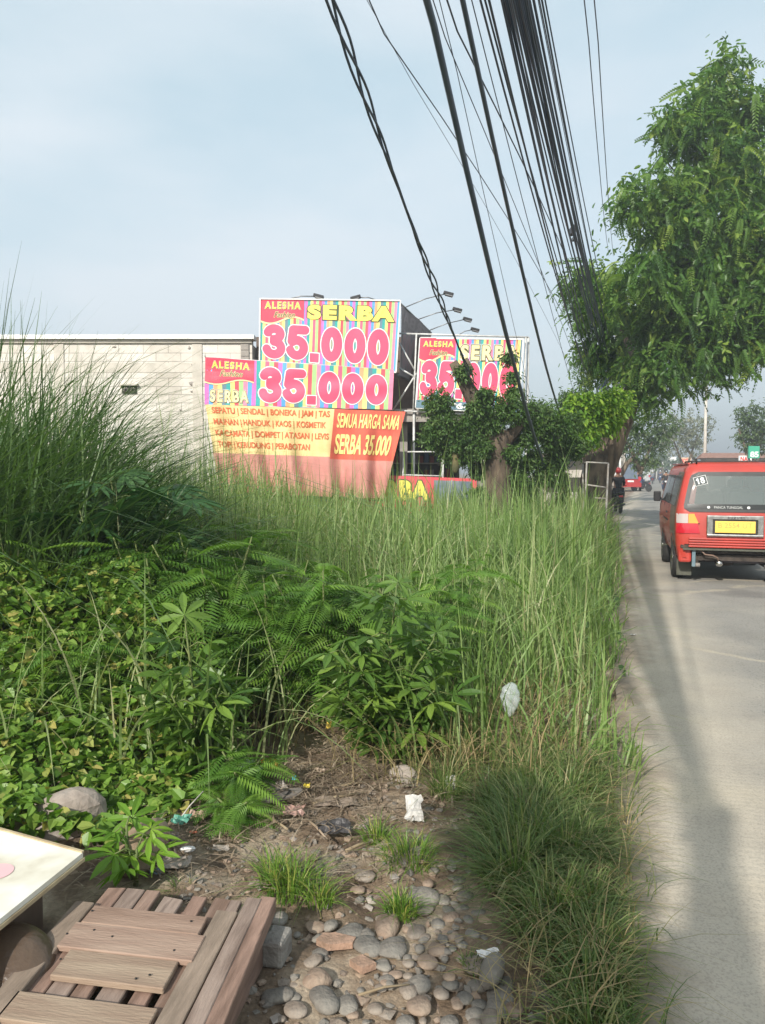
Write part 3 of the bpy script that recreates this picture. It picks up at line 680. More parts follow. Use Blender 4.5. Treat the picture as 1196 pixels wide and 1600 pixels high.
T4 = leafmat('far_leaf', [(.05, .09, .03), (.08, .13, .045), (.13, .17, .07)], .3)
T5 = leafmat('grey_leaf', [(.10, .13, .07), (.17, .19, .12), (.24, .24, .17)], .25)
BARK = pmat('bark', (.06, .045, .032), (.19, .145, .10), 7, .9, .9, bscale=22, stretch=(1, 1, .35))
STEM = pmat('green_stem', (.08, .12, .03), (.14, .16, .05), 8, .6); TWIG = pmat('dry_twig', (.20, .15, .09), (.32, .25, .16), 12, .85)

def field(n, x0, x1, y0, y1, ok):
    P = np.stack([RNG.uniform(x0, x1, n), RNG.uniform(y0, y1, n)], -1)
    k = np.array([ok(a, b) for a, b in P]); return P[k]
def edge_np(d): return .15+.31*d
# --- tall grass filling the plot
def tall_h(x, y):
    base = .62+.62*np.clip((y-3.7)/3.5, 0, 1)
    left = np.clip((-.05*y-.5-x)/1.4, 0, 1)*np.clip((y-5)/2, 0, 1)
    return base + .42*left + .07*np.sin(x*3.1+y*1.7)+.06*np.sin(y*2.9-x)
def tall(name, n, y0, y1, w0, w1, mat, hs=1.0, ok=None, S=5):
    P = field(n, -9, 5.6, y0, y1, ok or (lambda x, y: x < edge_np(y)-.14-.10*math.sin(y*2.7)-.08*math.sin(y*6.1) and x > -.52*y-.6))
    # clumping
    m = len(P); k = np.sin(P[:, 0]*5.3+1.3*np.sin(P[:, 1]*3.7))+np.sin(P[:, 1]*4.9+P[:, 0]*2.1)
    P = P[(k+RNG.uniform(-2.2, 1.6, m)) > -.6]; m = len(P)
    x, y = P[:, 0], P[:, 1]; dist = edge_np(y)-x
    h = (tall_h(x, y)+.10)*RNG.uniform(.5, 1.18, m)*hs*(1+.14*np.sin(x*2.6+1.1)*np.sin(y*1.9+x))*np.clip(.42+dist*.9, .42, 1)
    tallones = RNG.uniform(0, 1, m) > .96; h[tallones] *= 1.34
    az = 3.0*np.sin(x*1.7+2.1*np.sin(y*1.3))+RNG.normal(0, 1.3, m); bend = np.minimum(np.abs(RNG.normal(.46, .42, m)), 1.25); bend[tallones] *= .3
    w = RNG.uniform(w0, w1, m)
    V, Q, r = blades(np.c_[x, y, np.zeros(m)-.02], h, w, az, bend, S=S, rnd=np.clip(RNG.normal(.5, .24, m)+.12*np.sin(x*2+y), 0, 1))
    return V, Q, r
def cat(parts):
    Vs, Qs, rs, o = [], [], [], 0
    for V, Q, r in parts: Vs.append(V); Qs.append(Q+o); rs.append(r); o += len(V)
    return np.concatenate(Vs), np.concatenate(Qs), np.concatenate(rs)
okf = lambda x, y: x < edge_np(y)-.14-.10*math.sin(y*2.7)-.08*math.sin(y*6.1) and x > -.52*y-.6 and not (y < 4.35 and x < .1) and not (y < 4.9 and -1.5 < x < -.15) and not (x < -1.0 and y < 4.8)
V, Q, r = cat([tall('a', 19000, 3.75, 6.5, .007, .017, G1, ok=okf), tall('b', 30000, 6.5, 11, .009, .021, G1, S=4), tall('c', 30000, 11, 17.6, .014, .032, G1, S=4)])
tag(np_object('tall_grass', V, Q, G1, rnd=r), kind='stuff')
# dry straw low in the grass
P = field(9000, -1.2, 2.2, 3.55, 6.5, lambda x, y: x < edge_np(y)-.3 and not (x < -.3 and y < 4))
m = len(P); k = np.exp(-((P[:, 0]-.5)**2/.25+(P[:, 1]-4.0)**2/.35)); P = P[RNG.uniform(0, 1, m) < .12+k]; m = len(P)
V, Q, r = blades(np.c_[P, np.zeros(m)], RNG.uniform(.15, .5, m), RNG.uniform(.004, .008, m), RNG.uniform(0, 6.3, m), RNG.uniform(.3, 1.6, m), S=4)
tag(np_object('dry_grass', V, Q, G3, rnd=r), kind='stuff')

# --- short grass along the road edge
def tuft_blades(cx, cy, rad, n, h, w=.0062, bend=.85):
    a = RNG.uniform(0, 2*np.pi, n); q = np.sqrt(RNG.uniform(0, 1, n))*rad
    x = cx+np.cos(a)*q; y = cy+np.sin(a)*q
    az = a+RNG.normal(0, .7, n)
    return blades(np.c_[x, y, np.full(n, -.01)], h*RNG.uniform(.5, 1.15, n)*(1-.35*q/rad), RNG.uniform(.6, 1.2, n)*w, az, np.abs(RNG.normal(bend, .35, n))*(.45+q/rad), S=4)
parts = []
for (cx, cy, rad, n, h) in [(.50, 2.72, .12, 560, .30), (.58, 2.95, .14, 640, .33), (.66, 3.2, .15, 640, .30), (.84, 3.35, .15, 560, .27), (.93, 3.62, .16, 560, .26), (.72, 2.88, .13, 560, .29),
    (.62, 2.52, .11, 460, .26), (.68, 2.30, .10, 380, .22), (.74, 2.56, .09, 380, .2), (.55, 2.42, .10, 300, .22), (.62, 2.12, .10, 340, .20), (.58, 1.95, .10, 260, .18), (.83, 3.05, .11, 420, .22), (.72, 3.6, .18, 520, .30), (.52, 3.35, .10, 220, .24), (.80, 2.82, .07, 220, .18), (.47, 3.05, .07, 160, .2)]:
    parts.append(tuft_blades(cx, cy, rad, n, h))
P = field(5200, .2, 6.2, 3.5, 20, lambda x, y: edge_np(y)-.34 < x < edge_np(y)+.02); m = len(P)
parts.append(blades(np.c_[P, np.zeros(m)], RNG.uniform(.10, .34, m), RNG.uniform(.005, .010, m), RNG.normal(0, 1.3, m), RNG.uniform(.3, 1.5, m), S=4))
P = field(900, .3, 1.4, 1.8, 4.2, lambda x, y: edge_np(y)-.12 < x < edge_np(y)+.03); m = len(P)
parts.append(blades(np.c_[P, np.zeros(m)], RNG.uniform(.06, .2, m), RNG.uniform(.003, .006, m), RNG.normal(0, 1.2, m), RNG.uniform(.5, 1.5, m), S=4))
V, Q, r = cat(parts); tag(np_object('short_grass', V, Q, GS, rnd=r), kind='stuff')
P = field(1500, .3, 1.1, 1.9, 3.8, lambda x, y: edge_np(y)-.45 < x < edge_np(y)-.05); m = len(P)
V, Q, r = blades(np.c_[P, np.zeros(m)], RNG.uniform(.08, .26, m), RNG.uniform(.003, .006, m), RNG.uniform(0, 6.3, m), RNG.uniform(.4, 2.2, m), S=4)
tag(np_object('dead_grass', V, Q, G3, rnd=r), kind='stuff')
# --- grass tufts in the dirt
for (px, py, rad, n, h, lab) in [(455, 1392, .085, 210, .21, 'bright green grass tuft in the bare dirt behind the pallet corner'), (500, 1408, .05, 110, .15, 'thin grass tuft right beside the bigger bright tuft'),
    (640, 1345, .10, 300, .15, 'low spreading grass tuft between dirt and cobbles below the white paper'), (628, 1425, .055, 170, .12, 'small yellow-green grass tuft behind the largest pinkish cobble'),
    (283, 1392, .035, 60, .10, 'tiny grass tuft sprouting just behind the pallet slats'), (590, 1310, .06, 120, .14, 'sparse grass tuft left of the white paper'),
    (700, 1240, .09, 260, .28, 'grass tuft standing right above the white paper'), (740, 1510, .04, 70, .09, 'small flat grass tuft among the shaded cobbles'), (430, 1380, .05, 140, .2, 'grass clump at the left side of the bright tuft')]:
    p = PZ(px, py); V, Q, r = tuft_blades(p.x, p.y, rad, n, h, .0045, .7)
    tag(np_object('grass_tuft', V, Q, V1 if n > 100 and py > 1300 else GS, rnd=r, base=(p.x, p.y, 0)), lab, 'grass tuft', 'grass tufts in the bare dirt')
# --- tall dark reed clump on the left
P = field(9500, -5.4, -1.55, 4.7, 8.2, lambda x, y: x < -.245*y-.42 and x > -.56*y-.8 and math.sin(x*6+2*math.sin(y*5))+math.sin(y*7) > -1.1); m = len(P)
k = np.clip((-.24*P[:, 1]-.4-P[:, 0])/1.0, 0.25, 1)
V, Q, r = blades(np.c_[P, np.zeros(m)], (1.4+1.45*k)*RNG.uniform(.6, 1.14, m), RNG.uniform(.011, .024, m), RNG.normal(.2, 1.3, m), np.abs(RNG.normal(.62, .34, m)), S=7)
tag(np_object('reed_grass', V, Q, G2, rnd=r), kind='stuff')

# --- leafy vines heaped over the left bank
def mound(x, y):
    t = np.clip((y-3.15)/1.5, 0, 1); s = np.clip((-.95+.02*(y-3)-x)/.55, 0, 1)
    return (.12+.85*t*t*(3-2*t))*np.sqrt(s)+.05*np.sin(x*7+y*4)
P = field(26000, -3.4, -.75, 2.75, 5.9, lambda x, y: x > -.56*y-.5 and x < -.98+.12*math.sin(y*6) and not (x > -2.2 and y < 2.95 and x > -1.9)); m = len(P)
hh = mound(P[:, 0], P[:, 1])*(RNG.uniform(0, 1, m)**.35)+.03; up = RNG.uniform(-.1, 1.0, m)
Rm = rotmats(m, RNG.uniform(-np.pi, np.pi, m), RNG.normal(-.35, .5, m), RNG.normal(0, .5, m))
V, Q = inst(LEAF_T, LEAF_Q, np.c_[P, hh], Rm, RNG.uniform(.035, .085, m))
tag(np_object('leafy_vines', V, Q, V1, rnd=np.repeat(np.clip(RNG.normal(.5, .28, m), 0, 1), 6)), kind='stuff')
# rounded leaves along the verge
P = field(7000, .7, 5.5, 3.8, 18, lambda x, y: edge_np(y)-.62 < x < edge_np(y)-.04); m = len(P)
k = np.sin(P[:, 1]*2.3)+np.sin(P[:, 1]*.9+1); P = P[k+RNG.uniform(-1, 1, m) > .1]; m = len(P)
Rm = rotmats(m, RNG.uniform(-np.pi, np.pi, m), RNG.normal(-.3, .5, m), RNG.normal(0, .5, m))
V, Q = inst(LEAF_T, LEAF_Q, np.c_[P, RNG.uniform(.02, .42, m)*np.clip(.3+(edge_np(P[:, 1])-P[:, 0])*1.6, 0, 1)], Rm, RNG.uniform(.03, .08, m))
tag(np_object('verge_leaves', V, Q, V4, rnd=np.repeat(RNG.uniform(0, 1, m), 6)), kind='stuff')

# --- single plants
def plant(name, base, label, cat_, stems, leaf, lmat, S, n_per, pitch=(-.2, .4), group=None, petiole=True, yaw=None, top=.35, rnd=(.5, .25)):
    """stems: list of polylines"""
    e = empty(name, base, 0, label, cat_, group); mb = MB(); Ps, Ys = [], []
    for st in stems:
        k = len(st); mb.tube(st, [.011*(1-.6*i/(k-1)) for i in range(k)], 6)
        for j in range(n_per):
            t = 1-top*2*(j/n_per) if top else random.uniform(.3, 1); t = max(.15, t); q = t*(k-1); i = min(int(q), k-2); f = q-i
            c = Vector(st[i]).lerp(Vector(st[i+1]), f); a = j*2.4+random.uniform(-.4, .4) if yaw is None else yaw+random.uniform(-1.2, 1.2)
            pl = random.uniform(.5, 1)*S*.7 if petiole else 0.0
            tip = c+Vector((math.sin(-a)*pl, math.cos(a)*pl, pl*random.uniform(-.05, .5)))
            if petiole: mb.tube([c, (c+tip)/2+Vector((0, 0, .02)), tip], [.004, .003, .003], 4)
            Ps.append(tip); Ys.append(a)
    mb.build('stem', STEM, e)
    n = len(Ps); Ps = np.array([tuple(p) for p in Ps]); Rm = rotmats(n, np.array(Ys), -RNG.uniform(*pitch, n), RNG.normal(0, .25, n))
    T_, Q_ = leaf; V, Q = inst(T_, Q_, Ps, Rm, RNG.uniform(.7, 1.15, n)*S)
    np_object('foliage', V, Q, lmat, parent=e, rnd=np.repeat(np.clip(RNG.normal(rnd[0], rnd[1], n), 0, 1), len(T_)))
    return e
PAL = palmate(7, .115, .45); PAPL = palmate(11, .10, .3, 2.7)
def st(px, py, d, h, lx=0, ly=0, n=5):
    b = PX(px, py, d); return [(b.x+lx*t*t, d+ly*t*t, h*t) for t in [i/(n-1) for i in range(n)]]
b = PX(600, 0, 4.05); bx = b.x
plant('cassava_plant', (bx, 4.05, 0), 'cassava plant with drooping seven-fingered leaves in front of the tall grass, centre of the bank', 'plant',
      [st(605, 0, 4.05, .92, .05, -.08), st(600, 0, 4.0, .62, -.22, -.15), st(612, 0, 4.0, .66, .22, -.12), st(615, 0, 3.95, .42, .22, -.14), st(598, 0, 3.95, .38, -.18, -.15)], PAL, V3, .185, 19, pitch=(-.95, -.15), top=.45)
bx = PXX(290, 3.75)
plant('cassava_plant', (bx, 3.75, 0), 'cassava plant at the right end of the leafy vines, beside the dark hollow', 'plant',
      [st(292, 0, 3.75, .76, -.02, -.1), st(300, 0, 3.7, .5, .12, -.1), st(285, 0, 3.7, .45, -.08, -.08)], PAL, V3, .18, 14, pitch=(-.95, -.15), top=.4)
bx = PXX(195, 2.75)
plant('cassava_seedling', (bx, 2.75, 0), 'small yellowing cassava seedling between the white board and the pallet', 'plant',
      [[(bx, 2.75, 0), (bx-.01, 2.73, .12), (bx, 2.70, .24)], [(bx+.03, 2.7, 0), (bx+.05, 2.66, .17)]], PAL, T2, .12, 5, pitch=(-.7, -.1), top=.3, rnd=(.45, .2))
bx = PXX(215, 5.2)
plant('papaya_plant', (bx, 5.2, 0), 'broad lobed papaya-like plant standing at the foot of the dark reeds', 'plant',
      [st(190, 0, 5.2, 1.5, -.1, -.1), st(230, 0, 5.2, 1.42, .12, -.1), st(150, 0, 5.1, 1.3, -.1, -.2)], PAPL, leafmat('papaya_leaf', [(.03, .085, .03), (.05, .12, .04), (.07, .15, .05)], .3), .27, 12, pitch=(-.6, .3), top=.3)
FERN = pinnate(17, .27, .028, .30, .006, .45, 1.3, .12)
def ferny(px, d, h, label, n, S=.42, spread=.25, lm=V2, rn=(.55, .25)):
    bx = PXX(px, d); stems = []
    for k in range(n):
        a = k*2.4; stems.append([(bx, d, 0), (bx+spread*.4*math.cos(a), d+spread*.4*math.sin(a), h*.55), (bx+spread*math.cos(a), d+spread*math.sin(a)-.05, h*random.uniform(.8, 1.05))])
    plant('mimosa_shrub', (bx, d, 0), label, 'shrub', stems, FERN, lm, S*.9, 17, pitch=(-.35, .45), group='feathery shrubs among the grass', petiole=False, top=.42, rnd=rn)
ferny(245, 4.7, 1.13, 'feathery green shrub at the upper right of the leafy vines', 6)
ferny(330, 4.7, 1.18, 'tall bright feathery shrub just right of the leafy vines', 6, .45, .35)
ferny(420, 4.5, .98, 'feathery shrub with fronds hanging over the dark hollow', 6, .42, .35)
ferny(505, 4.5, .98, 'feathery shrub above and left of the central cassava', 5, .42, .3)
ferny(640, 4.7, .92, 'feathery shrub rising behind the central cassava', 5, .36, .3)
ferny(700, 5.3, 1.0, 'feathery shrub in the grass right of the central cassava', 4, .36, .25)
ferny(375, 6.2, 1.28, 'farther feathery shrub lost in the tall grass behind the hollow', 5, .45, .35)
ferny(30, 4.9, 1.22, 'feathery shrub at the left border above the vines', 5, .42, .3)
ferny(100, 4.0, .75, 'feathery sprig poking out of the vines at lower left', 3, .3, .2)
ferny(370, 3.45, .22, 'little fern with arching fronds over the litter heap', 3, .26, .12)
ferny(355, 3.2, .13, 'lowest little fern lying on the bare dirt below the litter', 2, .2, .08)

# ---------------------------------------------------------------- trees
def limb(mb, pts, r0, r1, n=10, jit=.07):
    k = len(pts); mb.tube(pts, [r0+(r1-r0)*i/(k-1) for i in range(k)], n, jit=jit)
def curve(a, b, sag=0.0, n=6, wob=.06):
    a, b = Vector(a), Vector(b); L_ = (b-a).length
    return [a.lerp(b, i/n)+Vector((random.uniform(-1, 1), random.uniform(-1, 1), random.uniform(-1, 1)))*wob*L_*.15*(0 if i in (0, n) else 1)+Vector((0, 0, -sag*4*(i/n)*(1-i/n))) for i in range(n+1)]
CLUS_T, CLUS_Q = None, None
def cluster(k=9, seed=1):
    r_ = np.random.default_rng(seed); P, d = r_.normal(size=(k, 3))*.45, None
    Rm = rotmats(k, r_.uniform(-3.1, 3.1, k), r_.normal(-.4, .5, k), r_.normal(0, .6, k))
    return inst(OVAL_T, LEAF_Q, P, Rm, r_.uniform(.55, .85, k))
CL = cluster()
SPRAY = pinnate(12, .19, .062, .8, .006, .35, 1.2, .35, alt=.03)
def crown_pts(blobs, dens):
    P, D = [], []
    for (c, r, wgt) in blobs:
        n = int(dens*wgt*max(.22, (r[0]*r[1]*r[2])**(2/3))); p, d = inball(n, c, r, .35); P.append(p); D.append(d)
    return np.concatenate(P), np.concatenate(D)
def pxblob(px, py, rpx, d, rz=None, wgt=1.0, dd=.9):
    s = d/F; return (tuple(PX(px, py, d)), (rpx*s, rpx*s*dd, (rz or rpx)*s), wgt)

# tree with a crown over the road
DB = 19.0; tbx = PXX(931, DB)
tr = empty('roadside_tree', (tbx, DB, 0), 0, 'big leafy roadside tree with drooping sprays, its trunk behind the white pipe frame', 'tree')
mb = MB(); fork = PX(940, 712, DB)
limb(mb, [(tbx-.05, DB, -.1), (tbx-.02, DB, .4), PX(929, 760, DB), PX(935, 725, DB), fork], .46, .34, 14, .08)
limb(mb, [PX(938, 728, DB)+Vector((0, 0, -.2)), PX(958, 688, DB), PX(975, 650, DB-.2), PX(990, 610, DB-.5), PX(1020, 550, DB-1), PX(1060, 470, DB-1.2)], .36, .16, 12)
limb(mb, [PX(930, 735, DB), PX(917, 700, DB+.2), PX(905, 660, DB+.3), PX(900, 620, DB+.3)], .22, .06, 9)
for tgt, dd in (((1100, 330), -1.5), ((1170, 380), -.5), ((1020, 340), -1), ((950, 460), -1), ((1130, 180), -1), ((1180, 230), 0), ((1190, 470), .5), ((1080, 560), .5), ((960, 560), 0)):
    a = PX(1045, 500, DB-1.2) if tgt[0] > 1000 else PX(1005, 580, DB-.8); b = PX(*tgt, DB+dd+(2.6 if tgt[0] < 975 else 0))
    limb(mb, curve(a, b, .2, 6), .12, .03, 7)
for k in range(26):
    a = PX(random.uniform(1030, 1180), random.uniform(290, 540), DB-random.uniform(.2, 1.6)); limb(mb, curve(a, a+Vector((random.uniform(-1, .8), random.uniform(-.8, .3), random.uniform(-.3, 1.1))), .1, 5, .2), .03, .008, 5)
mb.build('trunk', BARK, tr)
bl = [(1133, 105, 22, 18), (1128, 140, 26, 18), (1095, 165, 38, 18), (1160, 190, 44, 18.5), (1190, 160, 26, 18.5), (1068, 205, 30, 17.6), (1040, 196, 16, 17.6), (1100, 215, 26, 17.8), (1130, 265, 58, 18), (1190, 270, 60, 19), (1055, 300, 40, 17.4), (1003, 300, 32, 17), (985, 325, 18, 17), (1085, 360, 80, 18), (1180, 370, 85, 18.5),
      (1035, 350, 36, 17.2), (1000, 435, 50, 17.2), (935, 442, 38, 17), (900, 440, 22, 17), (1060, 470, 85, 18), (1150, 490, 90, 18.5), (960, 515, 48, 17.5), (920, 478, 34, 17.2), (1050, 560, 60, 18), (960, 565, 40, 18), (1125, 545, 56, 18.5), (1010, 612, 34, 18.5), (1190, 490, 60, 19), (925, 560, 25, 18), (992, 575, 26, 18.2), (1018, 520, 26, 18), (1235, 340, 70, 19), (1240, 460, 60, 19)]
blobs = [pxblob(x, y, r_, d-.4 if x > 975 else d+2.8, wgt=1.0, dd=1.5) for x, y, r_, d in bl]
P, D = crown_pts(blobs, 215); n = len(P)
yaw = np.arctan2(-D[:, 0], D[:, 1])+RNG.normal(0, 1.1, n); pit = RNG.choice([0, 1], n, p=[.6, .4])*-.75+RNG.normal(-.15, .4, n)
Rm = rotmats(n, yaw, pit, RNG.normal(0, .5, n)); V, Q = inst(*SPRAY, P, Rm, RNG.uniform(.25, .62, n))
rb_ = np.clip(RNG.normal(.5, .25, n), 0, 1)
V2_, Q2_ = inst(*CL, *(lambda p: (p,))(P[::2]+RNG.normal(0, .2, P[::2].shape)), rotmats(len(P[::2]), RNG.uniform(-3, 3, len(P[::2])), RNG.normal(0, .5, len(P[::2])), RNG.normal(0, .5, len(P[::2]))), RNG.uniform(.18, .28, len(P[::2])))
V, Q, r = cat([(V, Q, np.repeat(rb_, len(SPRAY[0]))), (V2_, Q2_, np.repeat(rb_[::2], len(CL[0])))])
np_object('crown', V, Q, T1, parent=tr, rnd=r)
lime = [pxblob(x, y, r_, 16.9, dd=.8) for x, y, r_ in [(935, 640, 30), (965, 632, 26), (900, 655, 28), (890, 685, 18), (925, 675, 24), (950, 660, 20), (905, 630, 18)]]
P, D = crown_pts(lime, 520); n = len(P); Rm = rotmats(n, np.arctan2(-D[:, 0], D[:, 1])+RNG.normal(0, .8, n), -RNG.uniform(-.6, .6, n), RNG.normal(0, .4, n))
V, Q = inst(*CL, P, Rm, RNG.uniform(.13, .22, n)); np_object('young_shoots', V, Q, T2, parent=tr, rnd=np.repeat(RNG.uniform(0, 1, n), len(CL[0])))

# generic leafy tree
def leafy(name, base, label, trunk, blobs, lmat, dens, ls, bark=BARK, group=None, cat_='tree', extra=None):
    e = empty(name, base, 0, label, cat_, group); mb = MB()
    for pts, r0, r1 in trunk: limb(mb, pts, r0, r1, 10)
    mb.build('trunk', bark, e); P, D = crown_pts(blobs, dens); n = len(P)
    Rm = rotmats(n, RNG.uniform(-3.1, 3.1, n), RNG.normal(0, .5, n), RNG.normal(0, .5, n)); V, Q = inst(*CL, P, Rm, RNG.uniform(.8, 1.3, n)*ls)
    c = rootof(e); rr_ = np.clip(RNG.normal(.5, .25, n), 0, 1); np_object('crown', V, Q, lmat, parent=e, rnd=np.repeat(rr_, len(CL[0]))); return e
DA = 14.0; ax = PXX(777, DA); S_ = lambda x, y, d=DA: PX(x, y, d)
leafy('vine_covered_stump', (ax, DA, 0), 'pollarded tree stump wrapped in climbing leaves, with one bare limb leaning left', [
    ([(ax-.03, DA, -.1), S_(781, 780), S_(778, 720), S_(776, 690), S_(778, 672)], .27, .26),
    ([S_(770, 690), S_(757, 655), S_(743, 628), S_(722, 590), S_(708, 566)], .24, .08),
    ([S_(722, 595), S_(735, 575), S_(728, 560)], .10, .04), ([S_(790, 690), S_(815, 660), S_(840, 640)], .14, .05), ([S_(775, 690), S_(720, 670), S_(690, 660)], .10, .05)],
    [pxblob(x, y, r_, d) for x, y, r_, d in [(685, 628, 24, 13.8), (690, 655, 30, 13.8), (675, 680, 22, 13.8), (720, 680, 30, 13.8), (705, 700, 26, 14), (745, 700, 20, 14.1), (724, 582, 11, 13.8), (780, 645, 30, 13.8), (810, 640, 28, 13.9), (845, 655, 34, 14), (825, 680, 30, 14.2), (860, 680, 26, 14.2), (800, 690, 24, 14.4), (872, 665, 16, 14), (810, 730, 22, 14.3), (820, 765, 22, 14.3), (800, 770, 16, 14.2), (748, 735, 15, 14.2), (752, 700, 18, 13.7), (735, 665, 18, 13.8), (765, 660, 20, 13.8), (725, 712, 18, 14.0), (800, 710, 14, 13.8), (808, 750, 16, 13.9), (748, 775, 16, 14.0), (835, 720, 18, 14.4), (797, 560, 6, 14.2), (801, 590, 7, 14.2), (802, 615, 8, 14.2), (882, 690, 24, 14.6), (893, 662, 18, 14.8), (868, 722, 20, 14.6), (900, 700, 18, 14.8), (850, 745, 18, 14.5), (760, 620, 12, 13.8), (742, 640, 12, 13.7)]], T3, 900, .085, bark=pmat('stump_bark', (.045, .033, .024), (.13, .095, .065), 8, .9, .9, bscale=22, stretch=(1, 1, .35)))
hw = PX(712, 715, 13.6); mb = MB(); mb.blob((hw.x, 13.85, hw.z), (.07, .06, .24), sub=3, jit=.3, seed=3)
tag(mb.build('log_piece', pmat('yellow_wood', (.15, .12, .05), (.07, .07, .03), 5, .85), base=(hw.x, 13.55, hw.z-.35)), 'yellowish hanging chunk of bark among the stump leaves', 'bark')
bk = empty('x', (0, 0, 0)); bpy.data.objects.remove(bk)
g_ = 'trees lining the road farther on'
X = PX
leafy('background_tree', (PXX(880, 26), 26, 0), 'mid-green tree behind and between the stump and the big roadside tree', [([(PXX(880, 26), 26, 0), X(880, 720, 26), X(875, 660, 26)], .2, .08)], [pxblob(x, y, r_, 26) for x, y, r_ in [(870, 650, 26), (895, 640, 28), (850, 680, 26), (885, 690, 30), (860, 720, 26), (905, 725, 24), (885, 620, 16), (915, 600, 18), (840, 640, 20)]], T3, 220, .17, group=g_)
def ftree(px, py, r, d, label, mat, trunkx=None, dens=60, ls=.3, blobs=None):
    bx = PXX(trunkx or px, d)
    leafy('background_tree', (bx, d, 0), label, [([(bx, d, 0), X((trunkx or px)+2, 745, d), X((trunkx or px)*.6+px*.4, 725, d), X(px, py+r*.4, d)], .2, .09), ([X(px, 740, d), X(px+r*.5, py, d)], .12, .05), ([X(px, 735, d), X(px-r*.5, py, d)], .12, .05)], [pxblob(x, y, q, d) for x, y, q in blobs], mat, dens, ls, group=g_)
ftree(1000, 690, 40, 38, 'shady green tree over the roadside past the big trunk', T4, 966, 90, .24, [(985, 690, 30), (1010, 670, 34), (1030, 690, 26), (1000, 715, 22), (1020, 720, 12), (975, 660, 26), (1045, 665, 20), (965, 700, 16)])
ftree(1070, 680, 40, 68, 'greyish sparse tree hanging over the road in the middle distance', T5, 1104, 40, .3, [(1050, 670, 26), (1075, 665, 30), (1095, 680, 24), (1060, 695, 24), (1085, 700, 18), (1040, 690, 14), (1105, 660, 14)])
ftree(1175, 670, 40, 45, 'dark green tree on the far side of the road above the van', T4, 1190, 90, .26, [(1170, 665, 24), (1190, 650, 30), (1165, 690, 20), (1190, 690, 26), (1210, 670, 36), (1160, 645, 12)])
ftree(1035, 725, 20, 130, 'hazy round tree at the end of the road', T4, 1035, 30, .6, [(1025, 722, 12), (1045, 726, 12), (1035, 715, 10), (1060, 725, 10), (1010, 728, 9)])
ftree(975, 730, 20, 90, 'low dense tree beside the parked pickup', T4, 975, 40, .5, [(970, 725, 16), (990, 728, 14), (1003, 733, 10), (960, 735, 14)])
# sapling at the foot of the trees
p = PX(880, 0, 15.5)
leafy('sapling', (p.x, 15.5, 0), 'slender bright green sapling between the stump and the pipe frame', [([(p.x, 15.5, 0), X(878, 770, 15.5), X(880, 745, 15.5)], .03, .012)], [pxblob(x, y, r_, 15.5) for x, y, r_ in [(878, 755, 8), (882, 770, 9), (875, 785, 8), (880, 742, 6)]], V1, 500, .07, cat_='sapling')
# long arching blades that lie across the shrubs and vines
P = field(1000, -3.0, .6, 3.5, 5.4, lambda x, y: x > -.56*y-.3 and not (x > -.5 and y < 4.35)); m = len(P)
V, Q, r = blades(np.c_[P, np.zeros(m)], RNG.uniform(.5, 1.25, m), RNG.uniform(.008, .017, m), RNG.uniform(0, 6.3, m), np.minimum(np.abs(RNG.normal(.7, .4, m)), 1.3), S=8, rnd=RNG.uniform(.5, 1, m))
tag(np_object('long_blades', V, Q, G1, rnd=r), kind='stuff')
# ================================================================ CABLES AND POLES
M_CAB = pmat('black_cable_sky_tint', (.05, .07, .10), (.07, .09, .12), 3, .45)  # black cable with the bluish tint of sky and haze put into its colour
M_CAB2 = pmat('brown_cable', (.07, .055, .05), (.05, .045, .05), 3, .5)
def cable(name, a, da, b, db, r, label, sag=.25, back=True, mat=None, group='overhead cables along the road', twist=0, n=26):
    A = PX(*a, da); B = PX(*b, db); D = B-A; pts = []
    t0 = (-14-A.y)/D.y if back else 0.0
    for i in range(n+1):
        t = t0+(1-t0)*i/n; p = A+D*t; s = (t-t0)/(1-t0)
        if t < 0:
            PP = Vector((-2.35, -4.6, 5.7))+Vector(((a[0]-800)*.00035, 0, (a[0] % 7)*.012)); y_ = -14+(A.y+14)*(1-t/t0)
            p = A.lerp(PP, (A.y-y_)/(A.y-PP.y)) if y_ > PP.y else PP+Vector((-.328, -1, 0))*(PP.y-y_)
        sg = -sag*4*(t*(1-t)) if t > 0 else 0
        pts.append(p+Vector((0, 0, sg)))
    mb = MB()
    if twist:
        pp = []; N = 220
        for i in range(N+1):
            q = i/N*n; j = min(int(q), n-1); pp.append(pts[j].lerp(pts[j+1], q-j))
        for k in range(3):
            mb.tube([p+Vector((math.cos(i*twist+k*2.09), 0, math.sin(i*twist+k*2.09)))*r*1.15*(1+.8*math.sin(i*.21)) for i, p in enumerate(pp)], r*.62, 5)
    else: mb.tube(pts, r, 6)
    o = mb.build(name, mat or M_CAB, base=tuple(pts[-1])); return tag(o, label, 'cable', group)
PE = (955, 640)
cable('overhead_cable', (515, -8), 5.4, (742, 602), 13.9, .018, 'thick twisted cable running leftmost, down to the leaning limb of the stump', twist=.42, sag=.1)
cable('overhead_cable', (563, 0), 6, (946, 640), 24, .006, 'thin lone cable crossing in front of all others from upper left', sag=-.5)
cable('overhead_cable', (566, 0), 6.2, (925, 655), 23, .003, 'hair-thin wire just below the thin lone cable', sag=-.35)
cable('overhead_cable', (668, -5), 5.2, (868, 766), 17.5, .026, 'thick dark cable dropping past the right-hand billboard into the grass', sag=.45)
cable('overhead_cable', (722, -5), 5.6, (884, 668), 20, .021, 'second thick cable from the left, ending behind the stump leaves', sag=.35)
cable('overhead_cable', (671, 0), 6, (925, 640), 24, .005, 'thin wire starting on the first thick cable and crossing right', sag=-.2)
cable('overhead_cable', (690, 0), 6, (945, 560), 24, .008, 'thin cable crossing from the first thick cable over the second', sag=-.3)
cable('overhead_cable', (692, 10), 6.2, (835, 640), 20, .004, 'hair-thin wire ending above the stump leaves', sag=.1)
